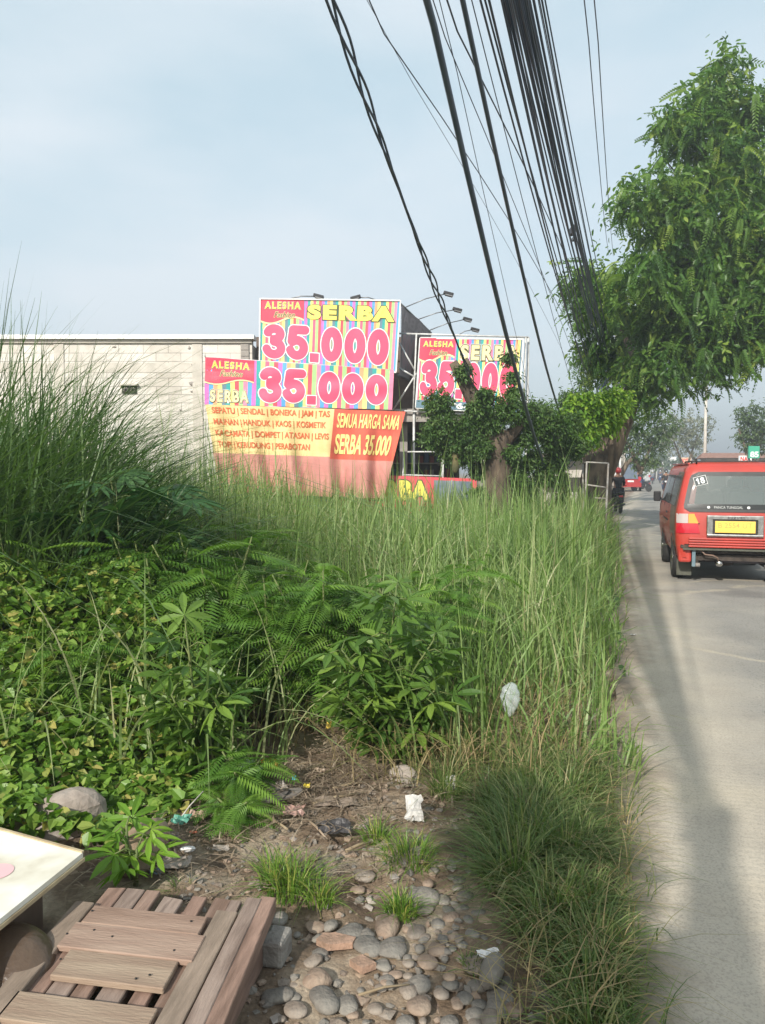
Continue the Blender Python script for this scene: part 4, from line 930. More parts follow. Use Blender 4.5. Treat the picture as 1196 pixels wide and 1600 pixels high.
cable('overhead_cable', (737, 0), 6, (905, 640), 22, .005, 'fine wire just right of the second thick cable', sag=.1)
g2 = 'bundled cables along the road'; bundle_lab = 'black overhead cable in the dense bundle running along the road'
spec = [(750, 925, 600, .010), (757, 931, 588, .009), (764, 925, 610, .011)]
for x0, x1, y1, r_ in spec: cable('overhead_cable', (x0, 0), 6.2, (x1, y1), 23, r_, 'dark cable of the loose trio left of the dense bundle', sag=.25, group='loose trio of cables')
rr = random.Random(11)
for i in range(15):
    x0 = 784+i*3.05
    cable('overhead_cable', (x0, 0), 6.3+.05*rr.uniform(-3, 3), (930+i*1.9+rr.uniform(-6, 6), 560+rr.uniform(-35, 45)), 24, rr.choice([.009, .011, .013, .010]), bundle_lab, sag=.28+rr.uniform(-.06, .12), group=g2)
for i, (x0, x1, y1, r_) in enumerate([(828, 950, 540, .009), (834, 955, 560, .012), (841, 958, 545, .004), (847, 960, 560, .009), (852, 962, 530, .007)]):
    cable('overhead_cable', (x0, 0), 6.4, (x1, y1), 24, r_, 'dark cable in the narrow group right of the dense bundle', sag=.25, group='narrow cable group')
cable('overhead_cable', (843, 0), 6.5, (961, 560), 24, .006, 'brownish outermost cable of the roadside bundle', sag=.2, mat=M_CAB2)
cable('overhead_cable', (915, 0), 8.2, (952, 400), 26, .007, 'left wire of the separate high pair near the tree', sag=.3)
cable('overhead_cable', (931, 0), 8.2, (959, 400), 26, .007, 'right wire of the separate high pair near the tree', sag=.3)
for i, (a, b, s) in enumerate([((948, 590), (848, 748), .1), ((950, 620), (862, 740), .5), ((940, 600), (905, 700), -.2), ((952, 650), (890, 720), .3)]):
    A = PX(*a, 18.2); B = PX(*b, 17.6+.2*i); mb = MB(); mb.tube(curve(A, B, s, 9, .1), .014, 5); mb.tube(curve(A+Vector((.05, 0, 0)), B+Vector((.04, 0, .02)), s*.7, 9, .1), .010, 5)
    tag(mb.build('loose_cable', M_CAB, base=tuple(A)), 'slack dark cable drooping from the leaning trunk toward the stump', 'cable', 'slack cables hanging by the trunk')
mb = MB(); q = PX(895, 360, 12.5); mb.box(q, (.06, .25, .12), bev=.01); mb.box(q+Vector((.05, .1, -.1)), (.04, .18, .05), m=1); tag(mb.build('cable_clamp', [M_BLACK, M_STEEL], base=tuple(q)), 'small clamp box gripping the narrow cable group in mid-air', 'clamp')
def pole(px, d, h, r0, label, arm=False, mat=None, lamp=None):
    c = PXX(px, d); e = empty('utility_pole', (c, d, 0), 0, label, 'pole'); mb = MB(); mb.tube([(c, d, 0), (c, d, h)], [r0, r0*.65], 12); mb.build('pole', mat or M_CEM, e)
    mb = MB()
    for k in range(3): mb.box((c, d-.02, h-.35-.45*k), (1.1-.2*k, .09, .09))
    for k in range(3):
        for s in (-1, 1): mb.lathe([(.03, 0), (.05, .03), (.03, .06), (.05, .09), (.02, .12)], (c+s*(.5-.1*k), d-.02, h-.31-.45*k), 'Z', 8, 1)
    mb.build('crossarm', [M_STEEL, M_WPAINT], e)
    if arm:
        mb = MB(); mb.tube([(c, d, h-.1), (c+.3, d, h+.35), (c+.9, d, h+.5)], .03, 6); mb.build('lamp_arm', M_STEEL, e)
        mb = MB(); mb.box((c+1.0, d, h+.49), (.4, .16, .08), bev=.02); mb.build('lamp_head', M_STEEL, e)
    return e
pole(961, 36, 9.6, .14, 'concrete utility pole with a lamp arm, hidden in the big tree', True)
pole(971, 42, 8.4, .12, 'thin pale pole behind the big leaning trunk')
pole(976, 70, 9, .13, 'farther thin pole just left of the parked pickup')
pole(1101, 66, 9.5, .16, 'concrete pole on the far side rising behind the van roof')
# short white service pipes by the trunk
for px, y0, d, lab in [(962, 690, 31, 'short white capped pipe post beside the big trunk'), (969, 693, 33, 'second short pipe post, a little right of the white capped one')]:
    c = PXX(px, d); mb = MB(); t_ = PX(px, y0, d).z; mb.tube([(c, d, 0), (c, d, t_)], .045, 8); mb.lathe([(.05, 0), (.1, .05), (.1, .2), (.03, .26)], (c, d, t_-.1), 'Z', 10)
    tag(mb.build('pipe_post', M_PIPE, base=(c, d, 0)), lab, 'post')
# white pipe frame before the trunk
DF = 14.5; mb = MB()
fr = [((917, 722), (951, 724)), ((917, 722), (914, 800)), ((951, 724), (946, 812)), ((914, 757), (949, 762)), ((930, 778), (948, 779))]
for a, b in fr: mb.tube([PX(*a, DF), PX(*b, DF)], .017, 6)
mb.tube([PX(951, 724, DF), PX(945, 737+1804/DF, DF)], .017, 6); mb.tube([PX(917, 722, DF), PX(912, 737+1804/DF, DF)], .017, 6); mb.tube([PX(911, 724, DF+.6), PX(911, 737+1804/(DF+.6), DF+.6)], .017, 6); mb.tube([PX(911, 724, DF+.6), PX(917, 722, DF)], .015, 6)
tag(mb.build('sign_frame', pmat('dull_pipe', (.36, .35, .32), (.22, .19, .16), 8, .6), base=tuple(PX(932, 737+1804/DF, DF))), 'empty rusty-white pipe sign frame standing before the big trunk', 'frame')

# ================================================================ PALLET, BOARD AND SURROUNDINGS
def wood(name, c1, c2): return pmat(name, tuple(x*.8 for x in c1), tuple(x*.95 for x in c2), 4, .85, .25, bscale=26, stretch=(6, .9, 6), detail=8, c3=tuple(x*.6 for x in c1))
WD = [wood('pallet_wood_%s' % n, a, b) for n, a, b in (('brown', (.18, .11, .08), (.32, .205, .155)), ('grey', (.20, .14, .11), (.32, .24, .195)), ('red', (.20, .125, .09), (.32, .215, .165)), ('tan', (.20, .15, .11), (.33, .25, .19)))]
WDX = [pmat('cross_wood_%d' % i, a, b, 4, .85, .22, bscale=26, stretch=(.9, 6, 6), detail=8) for i, (a, b) in enumerate((((.23, .15, .11), (.32, .22, .165)), ((.27, .18, .135), (.35, .25, .19)), ((.25, .175, .125), (.33, .25, .18))))]
ang = R(-9.5); O = PZ(168, 1378, .17); O.z = 0
pal = empty('wooden_pallet', O, ang, 'weathered brown wooden pallet lying in the near left corner', 'pallet')
def plank(u0, u1, v0, v1, z, mat, th=.018, skew=0.0, chop=0.0, name='plank'):
    mb = MB(); n = 6
    P = [(u0+skew+.075*v0, -v0), (u1+skew+.075*v0, -v0-chop), (u1+.075*v1, -v1), (u0+.075*v1, -v1)]
    mb.prism(P[::-1], z-th, z); bm = bmesh.new(); vv = [bm.verts.new(p) for p in mb.v]
    for f in mb.f: bm.faces.new([vv[i] for i in f])
    bmesh.ops.bevel(bm, geom=bm.edges[:], offset=.0025, segments=1, affect='EDGES'); bm.verts.index_update()
    m2 = MB(); m2.add([v.co for v in bm.verts], [[v.index for v in f.verts] for f in bm.faces]); bm.free()
    return m2.build(name, mat, pal, world=False)
LZ, UZ = .145, .166
for i, (a, b, v0, ch, wi) in enumerate([(-.005, .055, -.01, -.01, 0), (.06, .125, -.02, .0, 1), (.135, .185, -.02, .0, 2), (.205, .275, .005, .01, 1), (.30, .35, -.012, .0, 0), (.372, .43, -.015, .005, 2), (.437, .475, -.012, .0, 1)]):
    plank(a, b, v0, 1.25, LZ, WD[wi], skew=random.uniform(-.006, .006), chop=ch)
plank(-.055, .01, .11, 1.25, UZ, WD[3], .022)
plank(.018, .40, .125, .215, UZ+.001, WDX[0], skew=0); plank(.006, .425, .218, .335, UZ+.003, WDX[1]); plank(.052, .385, .338, .45, UZ, WDX[2])
plank(.405, .475, .08, 1.25, UZ-.002, WD[3], chop=.0, skew=.01); plank(.48, .53, .0, 1.25, UZ, WD[1], .02, skew=.012)
plank(.535, .585, -.02, 1.25, UZ-.004, WD[0], .05)
for a in (0, .26, .53):
    mb = MB(); mb.box((a+.025, -.65, .065), (.045, 1.2, .12)); mb.build('runner', WD[0], pal, world=False)
for v in (.52, .9):
    plank(-.0, .40, v, v+.1, UZ, WDX[int(v*10) % 3])
mb = MB()
nails = MB()
for u, v in [(.04, .16), (.37, .16), (.03, .28), (.10, .25), (.17, .27), (.38, .30), (.08, .39), (.36, .41), (.33, .43)]: nails.lathe([(.0035, 0), (.0035, .002)], (u, -v, UZ+.003), 'Z', 8)
tag(nails.build('nail_heads', M_BLACK, pal, world=False), kind='stuff')

M_BOARD = pmat('board_white', (.74, .72, .64), (.62, .58, .48), 4, .5, stretch=(1, 1, 1), lo=.44, hi=.56, c3=(.44, .38, .28))
def PH(x, y, z): return PZ(x, y, z)
bz = .29; c0 = PH(130, 1332, bz); c1 = PH(0, 1296, bz); cdir = (c1-c0).normalized(); c1 = c0+cdir*.85; c2 = PH(0, 1436, bz); dd_ = (c2-c0).normalized(); c3 = c0+dd_*.85
bd = empty('white_board', ((c0+c1+c2)/3)*1, 0, 'white painted board with a faded pink dot, tilted over bags at the left border', 'board')
bd.location.z = bz
c4 = c1+(c3-c0); mb = MB(); up = Vector((0, 0, -.016)); mb.add([c0, c1, c4, c3, c0+up, c1+up, c4+up, c3+up], [(0, 1, 2, 3), (7, 6, 5, 4), (0, 4, 5, 1), (1, 5, 6, 2), (2, 6, 7, 3), (3, 7, 4, 0)]); mb.build('panel', M_BOARD, bd)
mb = MB(); q = PH(-6, 1362, bz+.002); vs = [q+Vector((.058*math.cos(a)*.9, .05*math.sin(a), 0)) for a in [i*math.pi/12 for i in range(24)]]; mb.add(vs, [list(range(24))]); mb.build('pink_dot', pmat('faded_pink', (.74, .42, .44), (.72, .47, .47), 9, .5), bd)
mb = MB(); mb.bar(c0+Vector((0, 0, .002)), c1+Vector((0, 0, .002)), .010, .006); mb.bar(c0+Vector((0, 0, -.022)), c3+Vector((0, 0, -.022)), .014, .012); mb.build('edge_strip', pmat('old_tape', (.50, .42, .26), (.28, .2, .12), 8, .7), bd)
M_BAG = pmat('brown_plastic_bag', (.065, .042, .028), (.11, .075, .05), 6, .3, .6, bscale=14); M_BAG2 = pmat('dark_bag', (.02, .017, .015), (.045, .035, .03), 5, .35, .6, bscale=14)
def thing_blob(name, c, rad, mat, label, cat_, rot=0, sub=3, jit=.14, seed=1, group=None, flat=False):
    mb = MB(); mb.blob(c, rad, rot, sub, jit, 0, seed, flat); return tag(mb.build(name, mat, base=(c[0], c[1], c[2]-rad[2]*.9)), label, cat_, group)
p = PZ(50, 1470, .2); thing_blob('plastic_bag', (p.x-.06, p.y-.02, .10), (.14, .12, .085), M_BAG, 'bulging brown plastic bag directly under the white board', 'bag', seed=5, sub=4, jit=.3)
p = PZ(40, 1520, .1); thing_blob('plastic_bag', (p.x-.14, p.y-.1, .07), (.17, .14, .07), M_BAG2, 'dark bag at the border, lowest below the white board', 'bag', seed=8)
mb = MB(); mb.box((c0.x-.30, c0.y-.10, .135), (.34, .22, .25), R(-24), bev=.012); tag(mb.build('carton', pmat('old_carton', (.10, .065, .045), (.16, .11, .075), 5, .9, .3), base=(c0.x-.30, c0.y-.10, 0)), 'brown carton holding up the far end of the white board', 'carton')
# rocks
M_ROCK = pmat('pale_rock', (.25, .205, .17), (.40, .35, .31), 7, .9, .8, bscale=18); M_CLAY = pmat('clay_lump', (.22, .15, .10), (.34, .25, .175), 6, .9, .7, bscale=18)
p = PZ(58, 1318); thing_blob('rock', (p.x+.02, p.y+.12, .07), (.12, .09, .12), M_ROCK, 'large pale broken rock behind the white board', 'rock', seed=21, sub=3, jit=.38, flat=True)
p = PZ(218, 1350); thing_blob('clay_lump', (p.x, p.y+.02, .05), (.075, .16, .085), M_CLAY, 'long smooth clay lump leaning behind the pallet', 'rock', rot=-.3, seed=23, jit=.1)
p = PZ(430, 1500); mb = MB(); mb.box((p.x+.005, p.y, .045), (.075, .10, .085), R(-14), bev=.012); tag(mb.build('stone_block', pmat('grey_block', (.19, .17, .15), (.28, .26, .23), 12, .9, .6), base=(p.x, p.y, 0)), 'squarish grey stone block touching the right side of the pallet', 'stone')

# cobbles
COB = [pmat('cobble_%d' % i, a, b, 14, .85, .45, bscale=70) for i, (a, b) in enumerate((((.17, .13, .10), (.29, .245, .20)), ((.15, .13, .11), (.25, .225, .19)), ((.21, .145, .105), (.31, .235, .175)), ((.12, .105, .09), (.22, .20, .17))))]
gc = 'grey river cobbles in the dirt'
protos = []
def cobble(px, py, rpx, label=None, asp=1.1, rot=None, mat=None, tall=.58, sink=.40):
    p = PZ(px, py); r_ = rpx*math.hypot(p.y, CAMH)/F; k = random.Random(int(px*7+py))
    mb = MB(); mb.blob((0, 0, 0), (r_*asp, r_*1.25/asp*k.uniform(.8, 1.15), r_*tall*k.uniform(.6, 1)), rot if rot is not None else k.uniform(0, 3), 2 if rpx < 10 else 3, .17, 0, int(px+py))
    o = mb.build('cobble', mat or COB[k.randint(0, 3)], loc=(p.x, p.y, gz(p.x, p.y)*.5+r_*tall*(1-2*sink)*.9))
    tag(o, label or 'smooth grey-brown river cobble half sunk in the dirt', 'cobble', gc)
cobble(607, 1443, 20, 'largest pinkish oval cobble, in the middle of the cobble patch', .95, 0, COB[2], .75)
cobble(767, 1536, 20, 'upright grey cobble leaning over the scrap of white foam', .8, -.4, COB[1], 1.1, .1)
cobble(569, 1367, 13, 'pale cobble alone beside the low spreading grass tuft', mat=COB[0])
for px, py, r_ in [(544, 1455, 18), (577, 1478, 19), (612, 1482, 17), (492, 1438, 12), (515, 1437, 11), (652, 1458, 12), (598, 1506, 11), (490, 1501, 12), (663, 1403, 18), (692, 1405, 11), (684, 1484, 12), (656, 1530, 14), (656, 1561, 17), (784, 1558, 17), (434, 1557, 19),
    (463, 1576, 16), (727, 1401, 10), (707, 1349, 9), (683, 1449, 10), (706, 1440, 10), (704, 1465, 10), (738, 1463, 11), (669, 1499, 12), (777, 1572, 14), (804, 1578, 12), (769, 1590, 14), (742, 1511, 14), (746, 1538, 12), (640, 1543, 14), (438, 1430, 11), (720, 1350, 8), (692, 1330, 9), (735, 1340, 8), (670, 1380, 9), (700, 1425, 9), (667, 1420, 12),
    (720, 1500, 9), (700, 1520, 10), (725, 1480, 8), (655, 1480, 8), (760, 1500, 9), (690, 1545, 9), (715, 1560, 10), (740, 1580, 10), (700, 1590, 12), (630, 1590, 14), (585, 1565, 9), (560, 1385, 7), (640, 1500, 8), (620, 1520, 8), (505, 1560, 20), (495, 1530, 16), (545, 1560, 14), (730, 1440, 8), (750, 1430, 9), (715, 1385, 8), (740, 1385, 7), (680, 1360, 7)]: cobble(px, py, r_)
rr = random.Random(77)
for k in range(75):
    px, py = rr.uniform(430, 800), rr.uniform(1330, 1598)
    if px < 600 and py < 1420: continue
    cobble(px, py, rr.uniform(5, 10), sink=.55)
for k in range(60):
    px, py = rr.uniform(420, 800), rr.uniform(1240, 1598); p = PZ(px, py); s = rr.uniform(.01, .028)
    mb = MB(); mb.blob((0, 0, 0), (s, s*rr.uniform(.6, 1.3), s*.5), rr.uniform(0, 3), 1, .45, 0, k, True); tag(mb.build('stone_chip', rr.choice([M_ROCK, M_CLAY, COB[2], COB[0]]), loc=(p.x, p.y, gz(p.x, p.y)+s*.1)), 'small angular stone chip in the dirt', 'stone chip', 'stone chips in the dirt')
# flat brick shards
def shard(px, py, pts, label, mat, z=.004, h=.012):
    p = PZ(px, py); mb = MB(); mb.prism([(p.x+a, p.y+b) for a, b in pts], z-.01, z+h); tag(mb.build('brick_shard', mat, base=(p.x, p.y, 0)), label, 'brick shard')
M_BR = pmat('brick_shard', (.22, .145, .10), (.38, .24, .17), 22, .9, .4)
shard(523, 1474, [(-.06, .0), (-.02, -.03), (.06, -.02), (.07, .01), (.0, .035), (-.04, .03)], 'broad flat reddish brick shard left among the cobbles', M_BR)
shard(566, 1510, [(-.04, .01), (0, -.03), (.045, -.005), (.0, .035)], 'diamond-shaped brick shard in front of the other shard', M_BR)
p = PZ(628, 1225); thing_blob('stone', (p.x, p.y+.05, .02), (.07, .05, .05), M_ROCK, 'pale crusty stone at the foot of the central cassava', 'stone', seed=40, jit=.25)
# pebbles
mb = MB(); rr = random.Random(3)
pebs = []
for i in range(1900):
    x, y = rr.uniform(-.75, .75), rr.uniform(1.75, 3.6)
    if x > .25+.05*rr.random() and y > 2.2 and y < 3.2: continue
    s = .003+.016*rr.random()**2.2; mb.blob((x, y, gz(x, y)+s*.2), (s, s*rr.uniform(.6, 1.4), s*.6), rr.uniform(0, 3), 1, .35, rr.randint(0, 3), i, True)
tag(mb.build('pebbles', COB), kind='stuff')
# straw and twigs on the ground
P = field(15000, -1.35, .75, 2.6, 4.6, lambda x, y: math.exp(-((x+.35)**2/.25+(y-3.55)**2/.10))+.35*math.exp(-((x+.95)**2/.05+(y-3.0)**2/.06))+.10 > random.random()); m = len(P)
V, Q, r = blades(np.c_[P, np.abs(RNG.normal(.012, .02, m))], RNG.uniform(.01, .04, m), RNG.uniform(.003, .009, m), RNG.normal(0, 1.0, m)+math.pi*RNG.integers(0, 2, m), RNG.uniform(2.5, 6, m), S=3)
tag(np_object('plant_debris', V, Q, leafmat('debris', [(.28, .21, .15), (.20, .15, .10), (.12, .085, .06), (.36, .29, .21)], .05, .9), rnd=r), kind='stuff')
# crumpled scraps
def scrap(px, py, w_, h_, mat, name, label, cat_, z=.02, seed=1, rough=.35, tilt=0.0, rot=0.0, n=7):
    p = PZ(px, py); rr = random.Random(seed); mb = MB(); vs = []
    ca, sa = math.cos(rot), math.sin(rot)
    for i in range(n):
        for j in range(n):
            u, v = (i/(n-1)-.5)*w_, (j/(n-1)-.5)*h_; ed = rr.uniform(-.12, .12)*w_*(1 if i in (0, n-1) or j in (0, n-1) else .3)
            u += ed; zz_ = rr.uniform(0, rough)*min(w_, h_)*.5; x, y = u*ca-v*sa, u*sa+v*ca
            vs.append((p.x+x, p.y+y*math.cos(tilt), z+zz_+(v+h_/2)*math.sin(tilt)))
    mb.add(vs, [(i*n+j, (i+1)*n+j, (i+1)*n+j+1, i*n+j+1) for i in range(n-1) for j in range(n-1)])
    return tag(mb.build(name, mat, base=(p.x, p.y, 0)), label, cat_)
def pl(n, c, c2=None, r_=.4): return pmat('scrap_'+n, c, c2 or tuple(x*.75 for x in c), 14, r_, .3)
scrap(647, 1284, .075, .11, pl('white', (.46, .44, .41)), 'paper', 'upright crumpled white paper at the edge of the grass', 'paper', .01, 2, .3, 1.0)
scrap(705, 1236, .05, .07, pl('white2', (.60, .56, .52)), 'paper', 'small dirty white paper scrap among dry grass stalks', 'paper', .01, 3, .4, .8)
scrap(275, 1356, .12, .09, pl('greybrown', (.33, .27, .23)), 'paper', 'flat greyish paper piece right behind the pallet', 'paper', .02, 4, .2)
scrap(283, 1298, .08, .06, pl('green', (.10, .30, .22)), 'wrapper', 'green and orange wrapper on the litter heap', 'wrapper', .04, 5, .7)
scrap(303, 1312, .03, .02, pl('orange', (.50, .14, .06)), 'wrapper', 'tiny orange scrap beside the green wrapper', 'wrapper', .03, 6, .6)
thing_blob('foam_piece', tuple(PZ(293, 1327, .02)), (.03, .012, .012), pl('foam', (.72, .70, .68)), 'small white foam piece below the green wrapper', 'foam', rot=.2, seed=2)
scrap(310, 1288, .08, .07, pl('tanpaper', (.34, .22, .16)), 'wrapper', 'crumpled tan wrapper to the right of the green one', 'wrapper', .03, 7, .8)
scrap(460, 1277, .10, .09, pl('pinkcloth', (.36, .22, .18)), 'rag', 'dusty pink rag beside the worn sandal', 'rag', .02, 8, .6)
scrap(525, 1300, .13, .10, pl('blackbag', (.05, .045, .045)), 'plastic_bag', 'flattened black plastic bag in the straw', 'bag', .015, 9, .5)
scrap(425, 1245, .14, .12, pl('greybag', (.24, .20, .17)), 'rag', 'brownish crumpled sheet behind the worn sandal', 'rag', .02, 12, .8)
scrap(530, 1262, .2, .10, pl('muddysheet', (.22, .17, .13)), 'rag', 'wide muddy sheet lying in the straw', 'rag', .015, 13, .5)
scrap(400, 1386, .05, .04, pl('leafscrap', (.24, .19, .15)), 'paper', 'small curled brown scrap on the wet dirt', 'paper', .01, 14, .5)
scrap(460, 1234, .022, .02, pl('cyan', (.08, .45, .60)), 'wrapper', 'tiny bright cyan scrap', 'wrapper', .05, 15, .5, .8)
scrap(480, 1243, .03, .022, pl('yellow', (.70, .52, .05)), 'wrapper', 'tiny yellow wrapper right of the sandal', 'wrapper', .04, 16, .6, .6)
scrap(514, 1172, .03, .04, pl('yellow2', (.60, .42, .06)), 'wrapper', 'small yellow scrap caught in stalks left of the central cassava', 'wrapper', .12, 17, .6, 1.0)
scrap(340, 1282, .09, .02, pl('whitestrip', (.55, .53, .50)), 'strip', 'narrow white plastic strip near the little fern', 'plastic strip', .03, 18, .5, rot=-.4)
scrap(763, 1518, .06, .04, pl('foamwhite', (.74, .73, .71)), 'foam_scrap', 'scrap of white foam stuck under the upright cobble', 'foam', .05, 19, .9)
scrap(245, 1372, .05, .04, pl('blueplastic', (.12, .14, .18)), 'wrapper', 'dark bluish plastic shred at the pallet edge', 'wrapper', .02, 20, .9)
scrap(990, 994, .05, .03, pl('roadpaper', (.5, .48, .45)), 'paper', 'small white paper crumb on the road edge level with the clear bag', 'paper', .012, 31, .6)
scrap(985, 1178, .05, .04, pl('roadpaper2', (.45, .42, .38)), 'paper', 'pale crumpled scrap where the verge grass meets the road', 'paper', .012, 32, .7)
scrap(345, 1330, .07, .05, pl('dullpaper', (.30, .26, .22)), 'paper', 'dull paper flake on wet dirt left of the bright tuft', 'paper', .012, 33, .4)
scrap(262, 1325, .07, .06, pl('tornbag', (.26, .23, .21)), 'plastic_bag', 'torn dusty bag heaped at the left end of the litter', 'bag', .03, 34, .9)
scrap(355, 1248, .06, .05, pl('foil', (.40, .40, .40)), 'wrapper', 'silvery foil wrapper under the hanging ferns', 'wrapper', .03, 35, .9)
scrap(500, 1215, .05, .04, pl('brownpaper', (.33, .25, .18)), 'paper', 'brown paper shred in stalks left of the pale crusty stone', 'paper', .03, 36, .9)
scrap(575, 1340, .05, .03, pl('muddy2', (.28, .22, .17)), 'rag', 'muddy strip of cloth behind the lone pale cobble', 'rag', .01, 37, .5)
# worn sandal
p = PZ(440, 1255); sn = empty('sandal', (p.x, p.y, .03), R(35), 'worn grey sandal sole lying on the litter', 'sandal'); mb = MB()
out_ = [(.11*math.cos(t)*(1), (.036+.009*math.cos(t))*math.sin(t)) for t in [i*math.pi/12 for i in range(24)]]
mb.prism(out_, 0, .014); mb.build('sole', pmat('sandal_grey', (.16, .14, .13), (.22, .19, .17), 12, .8), sn, world=False)
mb = MB(); mb.tube([(.05, 0, .014), (.03, .02, .025), (-.01, .04, .012)], .004, 5); mb.tube([(.05, 0, .014), (.03, -.02, .025), (-.01, -.04, .012)], .004, 5); mb.build('strap', M_BLACK, sn, world=False)
# bottles and bags
def glassy(name, col, rough=.1, alpha=.5):
    m, t, b, L = _base(name); b.inputs['Base Color'].default_value = (*col, 1); b.inputs['Roughness'].default_value = rough; b.inputs['Transmission Weight'].default_value = alpha; b.inputs['IOR'].default_value = 1.3; return m
p = PZ(416, 1213); ob = empty('orange_jar', (p.x, p.y, .03), .6, 'round orange plastic jar deep in the litter below the hollow', 'jar'); mb = MB(); mb.lathe([(.03, -.03), (.038, -.02), (.04, 0), (.036, .03), (.024, .04)], (0, 0, .02), 'X', 16); mb.build('body', glassy('orange_plastic', (.75, .22, .03), .2, .3), ob, world=False); mb = MB(); mb.lathe([(.026, .04), (.026, .056)], (0, 0, .02), 'X', 16); mb.build('lid', pl('orangelid', (.6, .15, .02)), ob, world=False)
p = PZ(385, 1217); mb = MB(); mb.lathe([(.028, 0), (.038, .09), (.04, .095), (.036, .095), (.026, .004)], (p.x, p.y, .03), 'Y', 16); tag(mb.build('plastic_cup', glassy('clear_cup', (.8, .88, .92), .12, .7), base=(p.x, p.y, 0)), 'clear plastic cup lying left of the orange jar', 'cup')
M_CLR = glassy('clear_plastic', (.55, .60, .60), .12, .0); M_CLR.node_tree.nodes['Principled BSDF'].inputs['Alpha'].default_value = .38; M_CLR.node_tree.nodes['Principled BSDF'].inputs['Coat Weight'].default_value = 1
p = PX(797, 1092, 3.95); mb = MB(); mb.blob(p, (.05, .04, .105), .2, 4, .10, 0, 77)
for v in range(len(mb.v)):
    x, y, z_ = mb.v[v]; k = 1-.45*max(0, (p.z-z_)/.105); mb.v[v] = (p.x+(x-p.x)*k+.003*math.sin(z_*160), y+.004*math.sin(z_*110+x*90), z_)
tag(mb.build('clear_bag', M_CLR, base=(p.x, p.y, p.z-.1)), 'clear inflated plastic bag caught upright in the tall grass', 'bag')
def stick(a, b, r_, label, mat=None, z0=.02, z1=.02):
    A, B = PZ(*a, z0), PZ(*b, z1); mb = MB(); mb.tube([A, (A+B)/2+Vector((0, 0, .008)), B], [r_, r_*.9, r_*.6], 6, jit=.1); tag(mb.build('stick', mat or TWIG, base=tuple(A)), label, 'stick')
stick((274, 1290), (318, 1236), .004, 'straight whitish stick leaning on the litter heap', pl('stickwhite', (.5, .46, .40)), .02, .12)
stick((478, 1278), (512, 1312), .006, 'split bamboo stick pointing right beside the pink rag', pl('bamboo', (.36, .27, .19)))
stick((560, 1555), (640, 1538), .004, 'thin curved twig in front of the cobbles')
stick((720, 1276), (742, 1292), .005, 'short twig lying right of the white paper')
stick((1000, 1452), (1012, 1440), .004, 'short twig lying on the road verge beside the grass clump')
for (a, b, r_, l_) in [((395, 1262), (450, 1296), .008, 'dark branch piece left of the pink rag'), ((520, 1232), (575, 1222), .007, 'long brown stalk along the straw heap'), ((490, 1256), (560, 1240), .008, 'thick dry stalk across the straw heap'), ((540, 1330), (580, 1316), .007, 'gnarled grey branch below the straw heap')]: stick(a, b, r_, l_)

# ================================================================ RED MINIBUS
def vmat(name, col, rough=.3, metal=0, coat=.6, col2=None): return pmat(name, col, col2 or tuple(x*.82 for x in col), 2.2, rough, 0, metal, coat=coat, detail=7)
M_RED = vmat('van_red', (.46, .045, .03), .4, coat=.4, col2=(.34, .04, .028)); M_GLS = pmat('van_glass', (.075, .09, .09), (.11, .125, .12), 1.2, .08, spec=.9); M_TRIM = pmat('van_trim', (.02, .02, .022), (.035, .032, .03), 8, .5)
M_CHR = pmat('chrome', (.62, .61, .58), (.42, .40, .38), 12, .22, metal=1); M_UND = pmat('underbody', (.03, .024, .02), (.07, .055, .045), 10, .9); M_TYR = pmat('tyre', (.018, .018, .018), (.035, .033, .03), 14, .85)
M_DUST = pmat('van_brown_side', (.13, .085, .06), (.2, .13, .10), 3, .5, coat=.2); M_LRED = pmat('lamp_red', (.45, .01, .025), None, rough=.12, coat=1); M_LOR = pmat('lamp_amber', (.85, .30, .03), None, rough=.12, coat=1); M_LCL = pmat('lamp_clear', (.42, .36, .34), None, rough=.15, coat=1)
M_YPL = pmat('plate_yellow', (.86, .58, .10), (.80, .52, .09), 8, .5); M_FLAP = pmat('mud_flap', (.05, .055, .04), (.085, .085, .065), 5, .8); M_BLU = pmat('blue_bracket', (.10, .15, .18), (.15, .21, .24), 5, .6)
VH = [(.36, .70, .0), (.55, .735, -.005), (.78, .745, .0), (.98, .735, .02), (1.05, .725, .03), (1.30, .675, .10), (1.52, .625, .155), (1.60, .60, .19), (1.655, .55, .25), (1.685, .42, .38)]
VL = 3.45
def hwz(z, k=1):
    for (a, b, c), (a2, b2, c2) in zip(VH[:-1], VH[1:]):
        if z <= a2: t = (z-a)/(a2-a); return (b+(b2-b)*t) if k == 1 else (c+(c2-c)*t)
    return VH[-1][k]
def yfront(z): return VL-(.0 if z < .95 else .55*(z-.95)/.7+.15*max(0, z-1.6)*4) if z > .7 else VL
def rear(x, z, k=0.0):            # point on the rear face with rounded corners
    w_ = hwz(z); rc = .10; ax_ = abs(x); y = hwz(z, 2)
    if ax_ > w_-rc: q = min(1, (ax_-(w_-rc))/rc); y += rc*(1-math.sqrt(max(0, 1-q*q)))
    else: y += 0
    y -= .025*(1-(x/w_)**2); return Vector((x, y-k, z))
def side(y, z, s, k=0.0): return Vector((s*(hwz(z)+k), y, z))
vp = Vector((PXX(1150, 10.12), 10.12, 0))
van = empty('red_minibus', vp, -math.atan(.30), 'red public minibus seen from behind with an 18 sticker and a yellow number plate', 'minibus')
mb = MB(); rows = []
